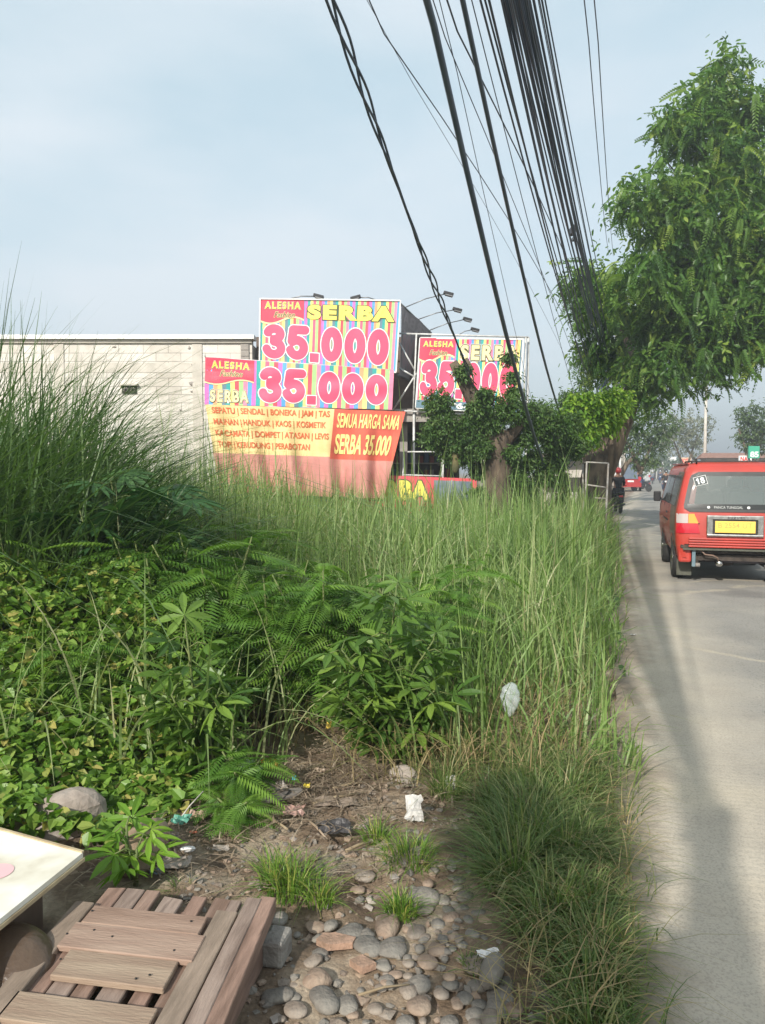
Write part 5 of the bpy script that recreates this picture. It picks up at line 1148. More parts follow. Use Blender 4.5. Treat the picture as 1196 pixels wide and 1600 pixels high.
for z, w_, yr in VH:
    ring = []; rc = .10; yf = yfront(z); n = 6
    for i in range(13): x = -w_+rc+(2*w_-2*rc)*i/12; ring.append(tuple(rear(x, z)))
    for i in range(1, n+1): a = i/n*math.pi/2; ring.append((w_-rc+rc*math.sin(a), yr+rc*(1-math.cos(a)), z))
    for i in range(1, 10): ring.append((w_, yr+rc+(yf-yr-2*rc)*i/10, z))
    for i in range(n+1): a = i/n*math.pi/2; ring.append((w_-rc+rc*math.cos(a), yf-rc+rc*math.sin(a), z))
    for i in range(1, 8): ring.append((w_-rc-(2*w_-2*rc)*i/8, yf+.03*math.sin(math.pi*i/8), z))
    for i in range(n+1): a = i/n*math.pi/2; ring.append((-w_+rc-rc*math.sin(a), yf-rc+rc*math.cos(a), z))
    for i in range(1, 10): ring.append((-w_, yf-rc-(yf-yr-2*rc)*i/10, z))
    for i in range(n): a = i/n*math.pi/2; ring.append((-w_+rc-rc*math.cos(a), yr+rc*(1-math.sin(a)), z))
    rows.append(ring)
N_ = len(rows[0]); vs = [p for r_ in rows for p in r_]
fs = [(i*N_+j, i*N_+(j+1) % N_, (i+1)*N_+(j+1) % N_, (i+1)*N_+j) for i in range(len(rows)-1) for j in range(N_)]
drop = {r_*N_+j for r_ in (4, 5) for j in list(range(1, 11))+list(range(35, 42))} | set(range(12))
fs = [f for q_, f in enumerate(fs) if q_ not in drop] + [list(range((len(rows)-1)*N_, len(rows)*N_))]
mb.add(vs, fs, 0, True)
body = mb.build('body', [M_RED, M_UND], van, world=False)
def patch(name, pts_fn, nu, nv, mats, smooth=True, t=.0):
    mb = MB(); vs = [pts_fn(i/nu, j/nv) for i in range(nu+1) for j in range(nv+1)]
    mb.add(vs, [(i*(nv+1)+j, (i+1)*(nv+1)+j, (i+1)*(nv+1)+j+1, i*(nv+1)+j+1) for i in range(nu) for j in range(nv)], 0, smooth); return mb
def rounded(u, v, x0, x1, z0, z1, rr_):
    z = z0+(z1-z0)*v; dz = min(z-z0, z1-z); ins = rr_-math.sqrt(max(0, rr_*rr_-(rr_-dz)**2)) if dz < rr_ else 0
    return x0+ins+(x1-x0-2*ins)*u, z
def gl(u, v, k=.008, ex=0.0):
    z = 1.02-ex+(1.525+ex-(1.02-ex))*v; hw_ = hwz(z)-.095+ex; x, z = rounded(u, v, -hw_, hw_, 1.02-ex, 1.525+ex, .09); return rear(x, z, k)
mb = MB(); per = [(i/16, 0) for i in range(16)]+[(1, i/12) for i in range(12)]+[(1-i/16, 1) for i in range(16)]+[(0, 1-i/12) for i in range(12)]; n_ = len(per)
mb.add([gl(u, v, .014, .022) for u, v in per]+[gl(u, v, .012, -.035) for u, v in per], [(i, (i+1) % n_, n_+(i+1) % n_, n_+i) for i in range(n_)]); mb.build('window_seal', M_TRIM, van, world=False)
M_SEE = pmat('van_clear_glass', (.16, .19, .185), None, rough=.05, spec=.9); M_SEE.node_tree.nodes['Principled BSDF'].inputs['Alpha'].default_value = .62
rw = patch('x', lambda u, v: gl(u, v, .011), 24, 14, 0).build('rear_window', M_SEE, van, world=False)
patch('x', lambda u, v: rear(-.60+1.2*u, 1.035+.07*v, .0145), 16, 2, 0).build('window_band', pmat('window_tint', (.02, .022, .022), rough=.2), rw, world=False)
lf = lambda x0, x1, z0, z1, k: (lambda a, b, c: rear(x0+(x1-x0)*a, z0+(z1-z0)*b, k+c))
sS = lf(-.26, .10, 1.045, 1.08, .018); M_STK = pmat('sticker_white', (.72, .72, .70)); M_STB = pmat('sticker_back', (.07, .08, .08))
lettering('window_lettering', 'PANCA TUNGGAL', (0, 1, 0, 1), sS, [(.0, pmat('sticker_dim', (.45, .46, .44)))], rw, z0=0, world=False)
for x in (-.33, .17): mb = MB(); mb.prism([(x+.02*math.cos(a), 1.062+.018*math.sin(a)) for a in [i*math.pi/4+.39 for i in range(8)]], 0, .002, lambda a, b, c: rear(a, b, .018+c)); mb.build('emblem', M_STK, rw, world=False)
stt = R(-14)
def stk(a, b, k):  # tilted sticker frame
    x, z = (a-.5)*.165, (b-.5)*.125; q_ = R(15); return rear(-.43+x*math.cos(q_)-z*math.sin(q_), 1.425+x*math.sin(q_)+z*math.cos(q_), .016+k)
mb = MB(); mb.add([stk(0, 0, 0), stk(1, 0, 0), stk(1, 1, 0), stk(0, 1, 0)], [(0, 1, 2, 3)]); mb.add([stk(.03, .04, .001), stk(.97, .04, .001), stk(.97, .96, .001), stk(.03, .96, .001)], [(0, 1, 2, 3)], 1)
mb.build('number_sticker', [M_STK, M_STB], rw, world=False)
digits('number_lettering', '18', (.17, .83, .15, .85), stk, [(.13, M_STK)], rw, z0=.003, world=False)
# lamps
for s in (-1, 1):
    tl = patch('x', lambda u, v: rear(s*(.745-.005+.0-.33*u*(1-.25*v)+.01*0) if False else s*(.735-(.30-.06*v)*u), .70+.27*v, .014), 8, 6, 0).build('tail_lamp', M_LRED, van, world=False)
    patch('x', lambda u, v: rear(s*(.735-(.145)*u), .84+.13*v, .018), 4, 3, 0).build('reversing_lens', M_LCL, tl, world=False)
    patch('x', lambda u, v: rear(s*(.585-(.13-.055*v)*u), .84+.13*v, .018), 4, 3, 0).build('amber_lens', M_LOR, tl, world=False)
    mb = MB(); mb.bar(rear(s*.735, .84, .02), rear(s*.44, .84, .02), .006, .006); mb.build('lens_divider', M_TRIM, tl, world=False)
# plate and chrome surround
cg = MB(); x0, x1, z0, z1 = -.355, .355, .665, .955
for a, b, h in (((x0, z1-.03), (x1, z1-.03), .06), ((x0, z0+.018), (x1, z0+.018), .036)): cg.box(((a[0]+b[0])/2, rear(0, a[1], .03).y, a[1]), (x1-x0, .04, h), bev=.012)
for s in (-1, 1): cg.box((s*.315, rear(.3, .8, .026).y, .81), (.085, .03, .24), bev=.012)
cg.box((0, rear(0, .8, .008).y, .81), (.6, .02, .22), m=1); cgo = cg.build('plate_surround', [M_CHR, M_TRIM], van, world=False)
npz = MB(); npz.box((0, rear(0, .8, .045).y, .80), (.50, .008, .158), bev=.003); npo = npz.build('number_plate', M_YPL, van, world=False)
pls = lambda a, b, k: Vector((-.24+.48*a, rear(0, .8, .0495).y-k, .725+.15*b)); M_PT = pmat('plate_text', (.50, .34, .09))
lettering('plate_lettering', 'B 2554 UT', (.06, .94, .40, .88), pls, [(.01, M_PT)], npo, z0=.001, world=False); lettering('date_lettering', '06.24', (.40, .62, .10, .26), pls, [(.0, M_PT)], npo, z0=.001, world=False)
bsf = lambda a, b, k: Vector((-.09+.2*a, rear(0, .925, .052).y-k, .91+.03*b)); lettering('brand_lettering', 'SUZUKI', (0, 1, 0, 1), bsf, [(.03, M_TRIM)], cgo, z0=0, world=False, space=1.4)
# lower tailgate ribs and dark underside
mb = MB()
for k in range(4): mb.box((.06, -.035, .63-.035*k), (1.28, .05, .028), bev=.01)
mb.build('lower_tailgate', M_RED, van, world=False)
mb = MB(); mb.box((0, .02, .515), (1.36, .06, .05), bev=.01); mb.box((0, -.03, .485), (1.3, .05, .025), m=1); mb.box((0, .06, .44), (1.2, .05, .03)); mb.build('bumper_beam', [M_UND, M_FLAP], van, world=False)
mb = MB(); mb.box((0, 1.7, .36), (1.0, 3.2, .08)); mb.bar((-.42, .1, .36), (-.42, 3.2, .34), .07, .09); mb.bar((.42, .1, .36), (.42, 3.2, .34), .07, .09)
mb.tube([(-.6, .62, .28), (.6, .62, .28)], .04, 8)
mb.lathe([(.0, -.09), (.09, -.07), (.09, .07), (.0, .09)], (0.0, .62, .28), 'Z', 12)
for s in (-1, 1): mb.bar((s*.46, .1, .38), (s*.46, .14, .24), .05, .03); mb.bar((s*.46, .1, .24), (s*.46, 1.0, .24), .06, .03); mb.lathe([(.03, -.05), (.03, .05)], (s*.46, .12, .25), 'X', 10, 1)
mb.build('chassis', [M_UND, M_CEMD], van, world=False)
mb = MB(); mb.lathe([(.01, -.34), (.085, -.32), (.09, 0), (.085, .32), (.01, .34)], (.22, .28, .36), 'X', 16); mb.build('fuel_tank', pmat('tank', (.05, .045, .06), (.08, .07, .09), 8, .5), van, world=False)
mb = MB(); mb.lathe([(.012, -.08), (.045, -.07), (.05, 0), (.045, .08), (.035, .085)], (-.17, .10, .285), 'Y', 14); mb.tube([(-.17, .2, .29), (-.17, .5, .33), (-.15, 1.5, .32)], .03, 8, m=1); mb.build('exhaust', [M_CHR, M_UND], van, world=False)
mb = MB(); mb.tube([(-.42, 0, .47), (-.36, .0, .41), (-.26, .0, .40), (-.20, .02, .37), (-.18, .04, .31)], .012, 6); mb.build('cable', M_DUST, van, world=False)
for s in (-1, 1):
    mb = MB(); mb.box((s*.60, .30, .19), (.20, .012, .23), bev=.004); mb.build('mud_flap', M_FLAP, van, world=False)
mb = MB(); mb.box((-.505, .015, .375), (.045, .04, .27)); mb.build('bracket', M_BLU, van, world=False)
mb = MB(); mb.box((-.615, .10, .42), (.17, .16, .26), bev=.03); mb.build('rear_quarter', M_RED, van, world=False)
mb = MB(); mb.box((.615, .10, .42), (.17, .16, .26), bev=.03); mb.build('rear_quarter', M_RED, van, world=False)
# wheels
for y in (.62, 2.55):
    for s in (-1, 1):
        we = MB(); cx = s*.66; we.lathe([(.17, -.08), (.25, -.08), (.275, -.05), (.28, 0), (.275, .05), (.25, .08), (.17, .08)], (cx, y, .28), 'X', 28); tyo = we.build('wheel', M_TYR, van, world=False)
        rm = MB(); rm.lathe([(.02, .092), (.05, .09), (.06, .07), (.14, .05), (.165, .083), (.175, .08)] if s > 0 else [(.175, -.08), (.165, -.083), (.14, -.05), (.06, -.07), (.05, -.09), (.02, -.092)], (cx, y, .28), 'X', 24); rm.build('rim', M_CHR, tyo, world=False)
        ar = MB(); pts = [(y+.36*math.cos(a), .33+.33*math.sin(a)) for a in [i*math.pi/14 for i in range(15)]]
        pts2 = [(y+.30*math.cos(a), .33+.28*math.sin(a)) for a in [i*math.pi/14 for i in range(15)]]
        ar.add([(s*(hwz(max(.36, z))+.004), yy, z) for yy, z in pts2]+[(s*(hwz(.4)+.004), y, .34)], [(i, i+1, 15) for i in range(14)], 1)
        ar.add([(s*(hwz(max(.36, z))+.012), yy, z) for yy, z in pts]+[(s*(hwz(max(.36, z))+.012), yy, z) for yy, z in pts2], [(i, i+1, 16+i, 15+i) for i in range(14)], 0)
        ar.build('wheel_arch', [M_RED, M_UND], van, world=False)
# sides
for s in (-1, 1):
    def sp(y0, y1, z0, z1, k, m_, name, par=van, sl=0.0, nu=6, nv=4): return patch('x', lambda u, v: side(y0+(y1-y0)*u+sl*v, z0+(z1-z0)*v, s, k), nu, nv, 0).build(name, m_, par, world=False)
    sp(.42, 1.35, 1.06, 1.50, .006, M_GLS, 'side_window'); sp(1.42, 2.25, 1.06, 1.50, .006, M_GLS, 'side_window'); sp(2.32, 3.0, 1.06, 1.50, .006, M_GLS, 'side_window', sl=-.2)
    if s < 0:
        sp(.16, .98, .46, 1.55, .003, M_DUST, 'dusty_panel', sl=.10, nv=10)
        mb = MB()
        for y in (1.38, 2.28, 3.0): mb.bar(side(y, .45, s, .005), side(y, 1.04, s, .005), .008, .01)
        mb.bar(side(1.4, .80, s, .008), side(2.3, .80, s, .008), .012, .02); mb.build('door_seams', M_TRIM, van, world=False)
        mb = MB(); mb.box(side(1.5, .92, s, .02), (.02, .12, .03), bev=.006); mb.build('door_handle', M_TRIM, van, world=False)
    mb = MB(); mb.bar(side(2.95, 1.05, s, 0), side(2.98, 1.12, s, .06), .02, .02); mb.box(side(2.99, 1.12, s, .10), (.12, .06, .18), bev=.02); mb.build('wing_mirror', M_BLACK, van, world=False)
    mb = MB(); mb.bar((s*.56, .35, 1.665), (s*.56, 2.9, 1.675), .025, .02); mb.build('gutter', M_RED, van, world=False)
mb = MB(); mb.add([(s*(hwz(z)-.06), yfront(z)+.012, z) for z, s in ((1.0, -1), (1.0, 1), (1.5, 1), (1.5, -1))], [(0, 1, 2, 3)]); mb.build('windscreen', M_SEE, van, world=False)
M_SEAT = pmat('seat_grey', (.10, .10, .10), (.16, .155, .15), 6, .8)
mb = MB(); mb.box((-.28, .95, .95), (.5, .12, .62), bev=.04); mb.box((.28, .95, .95), (.5, .12, .62), bev=.04); mb.build('bench_seat', M_SEAT, van, world=False)
for s in (-1, 1): mb = MB(); mb.box((s*.32, 2.15, .95), (.45, .14, .7), bev=.05); mb.box((s*.32, 2.15, 1.36), (.24, .09, .16), bev=.04); mb.build('front_seat', M_SEAT, van, world=False)
mb = MB(); mb.box((0, 3.1, .95), (1.2, .3, .2), bev=.04); mb.build('dashboard', M_TRIM, van, world=False)
mb = MB()
for s in (-1, 1): mb.box((s*.55, VL+.01, .78), (.24, .04, .16), bev=.02)
mb.build('headlamps', M_LCL, van, world=False)
mb = MB()
for y in (.55, 1.0, 1.45): mb.bar((-.5, y, 1.70), (.5, y, 1.70), .025, .015)
for s in (-1, 1):
    mb.bar((s*.5, .5, 1.70), (s*.5, 1.5, 1.70), .02, .02)
    for y in (.55, 1.45): mb.bar((s*.5, y, 1.655), (s*.5, y, 1.705), .02, .02)
mb.build('roof_rack', M_TRIM, van, world=False)
mb = MB(); mb.tube([(-.47, .26, 1.66), (-.47, .24, 1.72), (-.45, .5, 1.73)], .012, 6); mb.build('aerial_mount', M_TRIM, van, world=False)

# ================================================================ OTHER TRAFFIC
def skin_person(name, joints, edges, radii, mat):
    me = bpy.data.meshes.new(name); me.from_pydata(joints, edges, []); o = bpy.data.objects.new(name, me); COL.objects.link(o)
    md = o.modifiers.new('s', 'SKIN'); me.skin_vertices[0].data[0].use_root = True
    for i, r_ in enumerate(radii): me.skin_vertices[0].data[i].radius = (r_, r_)
    o.modifiers.new('u', 'SUBSURF').levels = 1
    dg = bpy.context.evaluated_depsgraph_get(); nm = bpy.data.meshes.new_from_object(o.evaluated_get(dg)); bpy.data.objects.remove(o)
    nm.materials.clear(); nm.materials.append(mat); r = bpy.data.objects.new(name, nm); COL.objects.link(r); return r
SKIN = pmat('skin', (.30, .16, .10), (.25, .13, .08), 8, .6)
def rider(loc, rz, label, top, trousers, helmet, group=None, lean=.1):
    """sitting astride, facing local +Y, seat at z=.78"""
    e = empty('person', loc, rz, label, 'person', group)
    J = [(0, 0, .82), (0, lean*.5, 1.05), (0, lean, 1.30), (0, lean+.02, 1.40), (0, lean+.04, 1.52), (0, lean+.04, 1.60)]
    E = [(0, 1), (1, 2), (2, 3), (3, 4), (4, 5)]; Rr = [.14, .13, .13, .055, .085, .075]
    for s in (-1, 1):
        b = len(J); J += [(s*.17, lean, 1.32), (s*.25, lean+.18, 1.10), (s*.27, lean+.42, 1.04), (s*.27, lean+.50, 1.05)]; E += [(2, b), (b, b+1), (b+1, b+2), (b+2, b+3)]; Rr += [.065, .048, .036, .04]
        b = len(J); J += [(s*.10, 0, .80), (s*.22, .36, .74), (s*.17, .24, .34), (s*.17, .38, .30)]; E += [(0, b), (b, b+1), (b+1, b+2), (b+2, b+3)]; Rr += [.10, .075, .05, .045]
    bd_ = skin_person('body', J, E, Rr, SKIN); bd_.parent = e
    def cloth(name, idx, ed, grow, m_):
        Jn = [J[i] for i in idx]; En = [(idx.index(a), idx.index(b)) for a, b in ed]; c = skin_person(name, Jn, En, [Rr[i]*grow for i in idx], m_); c.parent = e
    cloth('jacket', [0, 1, 2, 6, 7, 8, 14, 15, 16], [(0, 1), (1, 2), (2, 6), (6, 7), (7, 8), (2, 14), (14, 15), (15, 16)], 1.16, top)
    cloth('trousers', [0, 10, 11, 12, 18, 19, 20], [(0, 10), (10, 11), (11, 12), (0, 18), (18, 19), (19, 20)], 1.2, trousers)
    mb = MB(); mb.blob((0, lean+.03, 1.585), (.125, .145, .13), 0, 3, 0.0); mb.box((0, lean+.155, 1.56), (.16, .04, .08), m=1, bev=.015); mb.build('helmet', [helmet, M_GLS], e, world=False)
    return e
def bike(loc, rz, label, paint, group=None):
    e = empty('motorbike', loc, rz, label, 'motorbike', group)
    for y in (-.62, .62):
        mb = MB(); mb.lathe([(.22, -.04), (.27, -.045), (.295, 0), (.27, .045), (.22, .04)], (0, y, .295), 'X', 22); wh = mb.build('wheel', M_TYR, e, world=False)
        mb = MB(); mb.lathe([(.03, -.05), (.03, .05)], (0, y, .295), 'X', 8)
        for k in range(5): a = k*1.2566; mb.bar((0, y, .295), (0, y+.22*math.cos(a), .295+.22*math.sin(a)), .02, .02)
        mb.build('rim', M_CHR, wh, world=False)
    mb = MB(); mb.box((0, -.05, .48), (.18, .5, .26), bev=.05); mb.box((0, -.42, .62), (.20, .55, .16), Matrix.Rotation(.12, 3, 'X'), bev=.05); mb.box((0, .36, .66), (.34, .12, .5), Matrix.Rotation(-.35, 3, 'X'), bev=.05); mb.build('fairing', paint, e, world=False)
    mb = MB(); mb.box((0, -.28, .755), (.22, .75, .08), bev=.03); mb.build('seat', M_BLACK, e, world=False)
    mb = MB(); mb.tube([(-.34, .30, 1.02), (-.1, .38, .98), (.1, .38, .98), (.34, .30, 1.02)], .014, 6); mb.tube([(0, .38, .98), (0, .55, .45), (0, .62, .30)], .03, 6); mb.build('handlebar', M_BLACK, e, world=False)
    mb = MB(); mb.box((0, .45, .88), (.18, .08, .13), bev=.03); mb.build('headlight', M_WPAINT, e, world=False)
    mb = MB(); mb.box((0, -.70, .64), (.16, .06, .07), bev=.015); mb.build('tail_light', M_LRED, e, world=False)
    mb = MB(); mb.tube([(.12, .0, .28), (.13, -.65, .36)], .045, 8); mb.build('exhaust', M_STEEL, e, world=False)
    mb = MB(); mb.box((0, -.72, .50), (.2, .01, .1)); mb.build('plate', M_TRIM, e, world=False)
    for s in (-1, 1): mb = MB(); mb.tube([(s*.2, .34, 1.0), (s*.24, .33, 1.14)], .008, 5); mb.lathe([(.05, -.01), (.05, .01)], (s*.25, .33, 1.17), 'Y', 10); mb.build('mirror', M_BLACK, e, world=False)
    return e
BK = pmat('clothes_black', (.015, .015, .017), (.03, .03, .03), 8, .8); GY = pmat('clothes_grey', (.12, .14, .17), (.17, .19, .22), 8, .8); JN = pmat('clothes_denim', (.03, .05, .10), (.05, .07, .13), 8, .85)
PB = vmat('paint_black', (.02, .02, .022)); PR_ = vmat('paint_red', (.35, .02, .02)); PBL = vmat('paint_blue', (.03, .07, .2)); HR = vmat('helmet_red', (.35, .03, .03)); HW = vmat('helmet_white', (.6, .6, .6)); HB = vmat('helmet_black', (.02, .02, .02))
RZ = -math.atan(.33)
def onroad(px, d): return (PXX(px, d), d, .006)
l1 = onroad(967, 28); bike(l1, RZ+.15, 'parked black motorbike under the big roadside tree', PB); e_ = rider(l1, RZ+.15, 'person in black sitting on the parked motorbike by the big trunk', BK, BK, HR)
gr_ = 'motorbikes in the distance'; gp_ = 'riders in the distance'
for px, d, rz, lb, lp, top, hel, pt in [(1003, 58, RZ+1.0, 'dark motorbike crossing just right of the parked pickup', 'rider in dark clothes just right of the parked pickup', BK, HB, PB), (998, 66, RZ+.6, 'second dark motorbike, behind the one beside the pickup', 'rider behind the one beside the pickup', BK, HB, PB),
    (1041, 50, RZ+math.pi, 'oncoming motorbike left of the black car with its headlight forward', 'oncoming rider left of the black car', BK, HB, PB), (1051, 47, RZ+math.pi, 'oncoming motorbike nearest to the minibus roofline', 'oncoming rider nearest to the minibus', BK, HW, PB),
    (1020, 95, RZ, 'tiny motorbike far down the road, left one of a pair', 'tiny far rider, left one of a pair', GY, HW, PR_), (1032, 100, RZ+math.pi, 'tiny motorbike far down the road, right one of a pair', 'tiny far rider, right one of a pair', JN, HW, PBL)]:
    l_ = onroad(px, d); bike(l_, rz, lb, pt, gr_); rider(l_, rz, lp, top, JN, hel, gp_)
# black oncoming car
def car(loc, rz, label, paint, L_=4.3, W_=1.7, H_=1.75, name='car', cat_='car'):
    e = empty(name, loc, rz, label, cat_)
    prof = [(0, .35), (0, .95), (.95, 1.08), (1.55, H_-.06), (1.9, H_), (L_-.35, H_-.03), (L_, 1.1), (L_, .35)]
    mb = MB(); n = len(prof); hw_ = lambda z: W_/2*(1-.13*max(0, z-1.0)/(H_-1))
    vs = [(s*hw_(z), L_/2-y, z) for s in (-1, 1) for y, z in prof]; mb.add(vs, [list(range(n)), list(range(n, 2*n))[::-1]]+[(i, n+i, n+(i+1) % n, (i+1) % n) for i in range(n)])
    mb.build('body', paint, e, world=False)
    mb = MB(); k = .012
    a, b = prof[2], prof[3]; f = lambda t, s: (s*(hw_(a[1]+(b[1]-a[1])*t)-.08), L_/2-(a[0]+(b[0]-a[0])*t)+k, a[1]+(b[1]-a[1])*t+k); mb.add([f(.06, -1), f(.06, 1), f(.94, 1), f(.94, -1)], [(0, 1, 2, 3)]); mb.build('windscreen', M_GLS, e, world=False)
    for s in (-1, 1):
        mb = MB(); mb.add([(s*(hw_(1.1)+k), L_/2-1.2, 1.1), (s*(hw_(1.1)+k), -L_/2+.3, 1.1), (s*(hw_(H_-.2)+k), -L_/2+.5, H_-.2), (s*(hw_(H_-.2)+k), L_/2-1.65, H_-.2)], [(0, 1, 2, 3)]); mb.build('side_window', M_GLS, e, world=False)
        mb = MB(); mb.box((s*(W_/2-.25), L_/2, .80), (.36, .06, .16), bev=.02); mb.build('headlight', M_WPAINT, e, world=False)
        mb = MB(); mb.box((s*(W_/2-.12), -L_/2, .95), (.2, .05, .3), bev=.02); mb.build('tail_light', M_LRED, e, world=False)
        for y in (L_/2-.85, -L_/2+.85): mb = MB(); mb.lathe([(.2, -.09), (.3, -.08), (.32, 0), (.3, .08), (.2, .09)], (s*(W_/2-.08), y, .32), 'X', 20); wh = mb.build('wheel', M_TYR, e, world=False); mb = MB(); mb.lathe([(.02, -.1), (.19, -.093)] if s < 0 else [(.19, .093), (.02, .1)], (s*(W_/2-.08), y, .32), 'X', 14); mb.build('rim', M_CHR, wh, world=False)
    mb = MB(); mb.box((0, L_/2+.01, .62), (.9, .05, .2), bev=.01); mb.build('grille', M_TRIM, e, world=False); mb = MB(); mb.box((0, -L_/2-.01, .8), (.45, .02, .13)); mb.box((0, L_/2+.04, .45), (.4, .02, .12)); mb.build('plate', M_WPAINT, e, world=False)
    return e
car(onroad(1068, 52), RZ+math.pi, 'black car coming toward us, mostly behind the minibus', PB)
car(onroad(1006, 105), RZ, 'silver car far down the road', vmat('paint_silver', (.4, .41, .42)))
car(onroad(1047, 118), RZ+math.pi, 'white car far off on the right side', vmat('paint_white', (.6, .6, .6)))
# parked pickup with raised tarpaulin board
lp_ = (PXX(986, 60), 60, .006)
pk = car(lp_, RZ, 'red pickup parked ahead with a tall grey-blue panel on its bed', PR_, 4.0, 1.6, 1.35, 'pickup_truck', 'pickup')
mb = MB(); q_ = [(-.60, -2.06, .98), (.55, -2.06, .98), (.34, -1.7, 2.12), (-.50, -1.7, 2.12)]; mb.add(q_+[(x, y+.05, z) for x, y, z in q_], [(0, 1, 2, 3), (7, 6, 5, 4), (0, 4, 5, 1), (1, 5, 6, 2), (2, 6, 7, 3), (3, 7, 4, 0)]); mb.build('raised_panel', pmat('panel_blue', (.085, .11, .15), (.11, .135, .17), 3, .7, spec=.2), pk, world=False)
mb = MB(); mb.box((.0, -1.2, .98), (1.4, 1.5, .3), bev=.03); mb.build('bed', M_TRIM, pk, world=False)

# ================================================================ FAR SIGNS AND SHOPS
def sign(name, a, b, d, label, face, lines=(), legs=2, th=.12, ztop=None):
    A = PX(*a, d); B = PX(*b, d); x0, x1, z1, z0 = A.x, B.x, A.z, B.z; c = (x0+x1)/2
    e = empty(name, (c, d, 0), 0, label, 'sign'); mb = MB(); mb.box((c, d, (z0+z1)/2), (x1-x0, th, z1-z0)); mb.build('board', face, e)
    mb = MB()
    for k in range(legs): xx = c if legs == 1 else x0+(x1-x0)*(.12+.76*k/(legs-1)); mb.tube([(xx, d+.1, 0), (xx, d+.1, z0+.1)], .05*max(1, d/60), 6)
    mb.build('post', M_STEEL, e)
    for s, box, m_ in lines: lettering('lettering', s, box, lambda u, v, k: Vector((x0+(x1-x0)*u, d-th/2-k, z0+(z1-z0)*v)), [(.04, m_)], e, z0=.01)
    return e
M_SR = pmat('sign_red', (.62, .05, .04)); M_SO = pmat('sign_orange', (.75, .50, .32)); M_SG = pmat('sign_green', (.05, .34, .22)); M_SW = pmat('sign_white', (.78, .78, .76)); 
sign('shop_sign', (1064, 715), (1080, 734), 112, 'cream sign with red lettering standing left of the minibus roof', M_SO, [('SOTO', (.1, .9, .55, .92), M_SR), ('MIE', (.2, .8, .12, .42), M_SR)])
sign('shop_sign', (1155, 712), (1174, 722), 45, 'small white sign reading NAS in red above the minibus roof', M_SW, [('NAS', (.08, .85, .12, .88), M_SR)])
e = sign('shop_sign', (1170, 697), (1186, 716), 40, 'green and white sign reading 85 in front of the right-hand tree', M_SG, [('85', (.12, .9, .08, .55), M_SW)])
g3 = 'pale shop signs at the end of the road'
for i, (a, b, d, lab) in enumerate([((1042, 714), (1057, 720), 152, 'highest small white sign at the end of the road'), ((1027, 720), (1043, 727), 148, 'white sign lower left at the end of the road'), ((1047, 721), (1059, 728), 149, 'white sign just left of the cream one at the end of the road'), ((1003, 729), (1012, 734), 155, 'tiny pale sign above the far motorbikes')]):
    sign('shop_sign', a, b, d, lab, M_SW)
sign('shop_sign', (1016, 725), (1023, 731), 151, 'tiny red sign among the pale ones at the end of the road', M_SR)
def shop(x0p, x1p, ytop, d, depth, label, wall, roof, openings=2, kind='shop'):
    A = PX(x0p, ytop, d); B = PX(x1p, ytop, d); c = (A.x+B.x)/2; w_ = B.x-A.x; h = A.z
    e = empty('roadside_shop', (c, d+depth/2, 0), 0, label, 'shop'); mb = MB(); mb.box((c, d+depth/2, h*.42), (w_, depth, h*.84)); lean_road(mb, d).build('wall', wall, e)
    mb = MB(); o = .5; x0, x1 = A.x-o, B.x+o; y0, y1 = d-o, d+depth+o; zz_ = h*.84
    mb.add([(x0, y0, zz_), (x1, y0, zz_), (x1, y1, zz_), (x0, y1, zz_), (x0+.4, (y0+y1)/2, h), (x1-.4, (y0+y1)/2, h)], [(0, 1, 5, 4), (2, 3, 4, 5), (0, 4, 3), (1, 2, 5), (3, 2, 1, 0)]); lean_road(mb, d).build('roof', roof, e)
    for k in range(openings): cx = A.x+w_*(k+.5)/openings; mb = MB(); mb.box((cx, d-.02, h*.3), (w_/openings*.7, .1, h*.56)); mb.build('shopfront', M_DARK, e)
    return e
def lean_road(mb, d): mb.v = [(x+.36*(y-d), y, z) for x, y, z in mb.v]; return mb
M_TILE = pmat('rusty_roof', (.22, .10, .07), (.34, .19, .14), 2, .85, .5, stretch=(6, 1, 1)); M_W2 = pmat('plaster', (.5, .48, .44), (.62, .6, .55), 1.5, .85)
shop(1104, 1215, 706, 62, 7, 'low shop with a rusty brown roof behind the minibus', M_CEMD, M_TILE, 3)
shop(1028, 1062, 722, 165, 10, 'pale shop row closing the end of the road', M_W2, M_CEM, 4)
shop(996, 1027, 726, 158, 8, 'pale shop left at the end of the road', M_W2, M_TILE, 3)
shop(1064, 1102, 721, 150, 8, 'pale shop behind the cream sign', M_W2, M_CEM, 3)
shop(850, 912, 700, 25, 5, 'plastered low shop wall between the stump and the big tree', M_CEM, M_BROWN, 2)
# street people far off
# low rough wall beyond the grass, right of the stump
mb = MB(); a = PXX(835, 20); b = PXX(905, 20); mb.box(((a+b)/2, 20, .5), (b-a, .2, 1.0)); tag(mb.build('low_wall', M_CEM, base=((a+b)/2, 20, 0)), 'low bare cement wall beyond the grass between stump and trunk', 'wall')

pb = empty('utility_pole', (-2.35, -4.68, 0), 0, 'concrete pole behind the viewpoint that carries the cable bundle', 'pole')
mb = MB(); mb.tube([(-2.35, -4.72, 0), (-2.35, -4.72, 5.72)], [.12, .08], 12); mb.build('pole', M_CEM, pb)
mb = MB(); mb.box((-2.35, -4.66, 5.62), (.2, .06, .06)); mb.build('bracket', M_STEEL, pb)
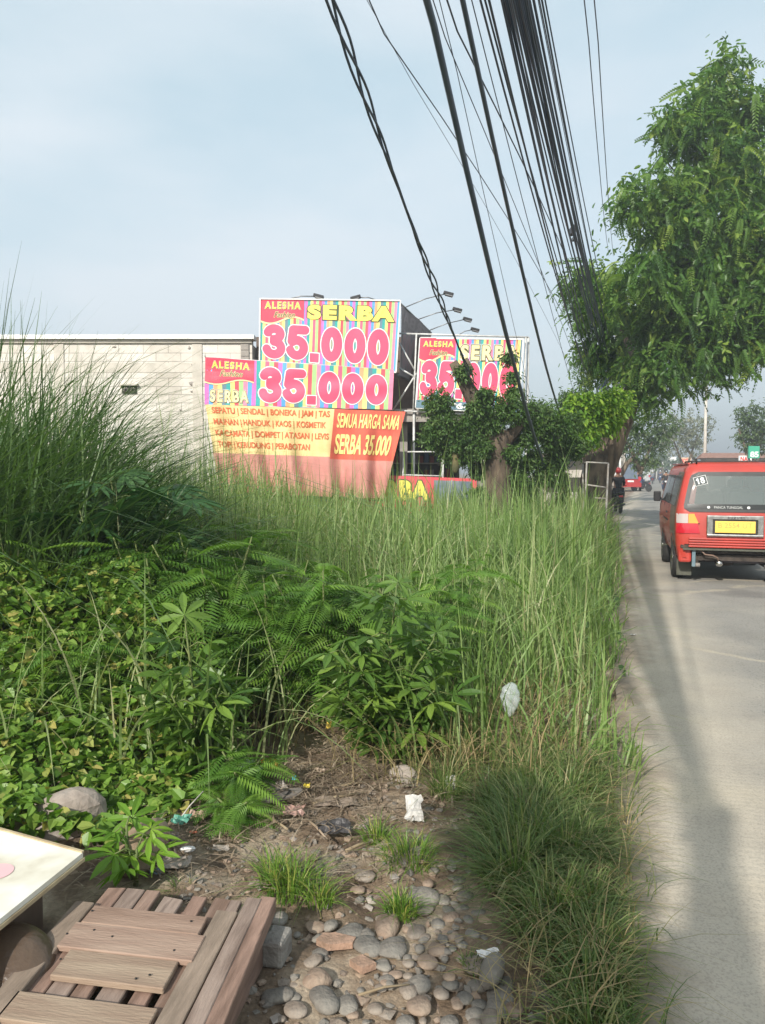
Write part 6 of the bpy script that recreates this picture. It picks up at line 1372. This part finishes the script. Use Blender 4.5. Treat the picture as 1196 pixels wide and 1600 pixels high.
# the photographer behind the camera casts a shadow into view; an unseen small tree is added for more shade
ph = skin_person('person', [(0, -.30, .95), (0, -.30, 1.2), (0, -.26, 1.46), (0, -.24, 1.55), (0, -.22, 1.66), (0, -.22, 1.74), (-.2, -.28, 1.44), (-.27, -.24, 1.22), (-.05, -.20, 1.40), (.19, -.28, 1.44), (.30, -.30, 1.36), (.20, -.24, 1.50), (-.1, -.35, .9), (-.12, -.36, .5), (-.13, -.38, .08), (.1, -.35, .9), (.12, -.36, .5), (.13, -.38, .08), (-.13, -.26, .04), (.13, -.26, .04)],
    [(0, 1), (1, 2), (2, 3), (3, 4), (4, 5), (2, 6), (6, 7), (7, 8), (2, 9), (9, 10), (10, 11), (0, 12), (12, 13), (13, 14), (0, 15), (15, 16), (16, 17), (14, 18), (17, 19)], [.16, .15, .15, .07, .10, .09, .08, .055, .035, .08, .055, .035, .1, .07, .045, .1, .07, .045, .04, .04], GY)
ph.location = (-.13, .18, 0)
tag(ph, 'person in grey standing where the picture is taken from', 'person')
sx, sy = -1.75, -2.2
leafy('added_shade_tree', (sx, sy, 0), 'unseen small tree added behind the viewpoint to shade the nearest grass', [([(sx, sy, 0), (sx+.05, sy, 1.6), (sx, sy, 3.3)], .08, .04)], [((sx, sy, 3.45), (.34, .34, .36), 1), ((sx+.25, sy-.35, 3.2), (.24, .24, .24), 1), ((sx-.2, sy+.25, 3.65), (.2, .2, .2), 1)], T1, 260, .16)

# ================================================================ HAZE
hm = bpy.data.materials.new('haze'); hm.use_nodes = True; ht = hm.node_tree; ht.nodes.clear()
ho = ht.nodes.new('ShaderNodeOutputMaterial'); pv_ = ht.nodes.new('ShaderNodeVolumePrincipled'); pv_.inputs['Color'].default_value = (.86, .90, .95, 1); pv_.inputs['Density'].default_value = .0035; pv_.inputs['Anisotropy'].default_value = .3
ht.links.new(pv_.outputs[0], ho.inputs['Volume'])
mb = MB(); mb.box((20, 190, 10), (1500, 1700, 26)); hz_ = mb.build('haze', hm); tag(hz_, kind='stuff')
SC.cycles.volume_bounces = 0
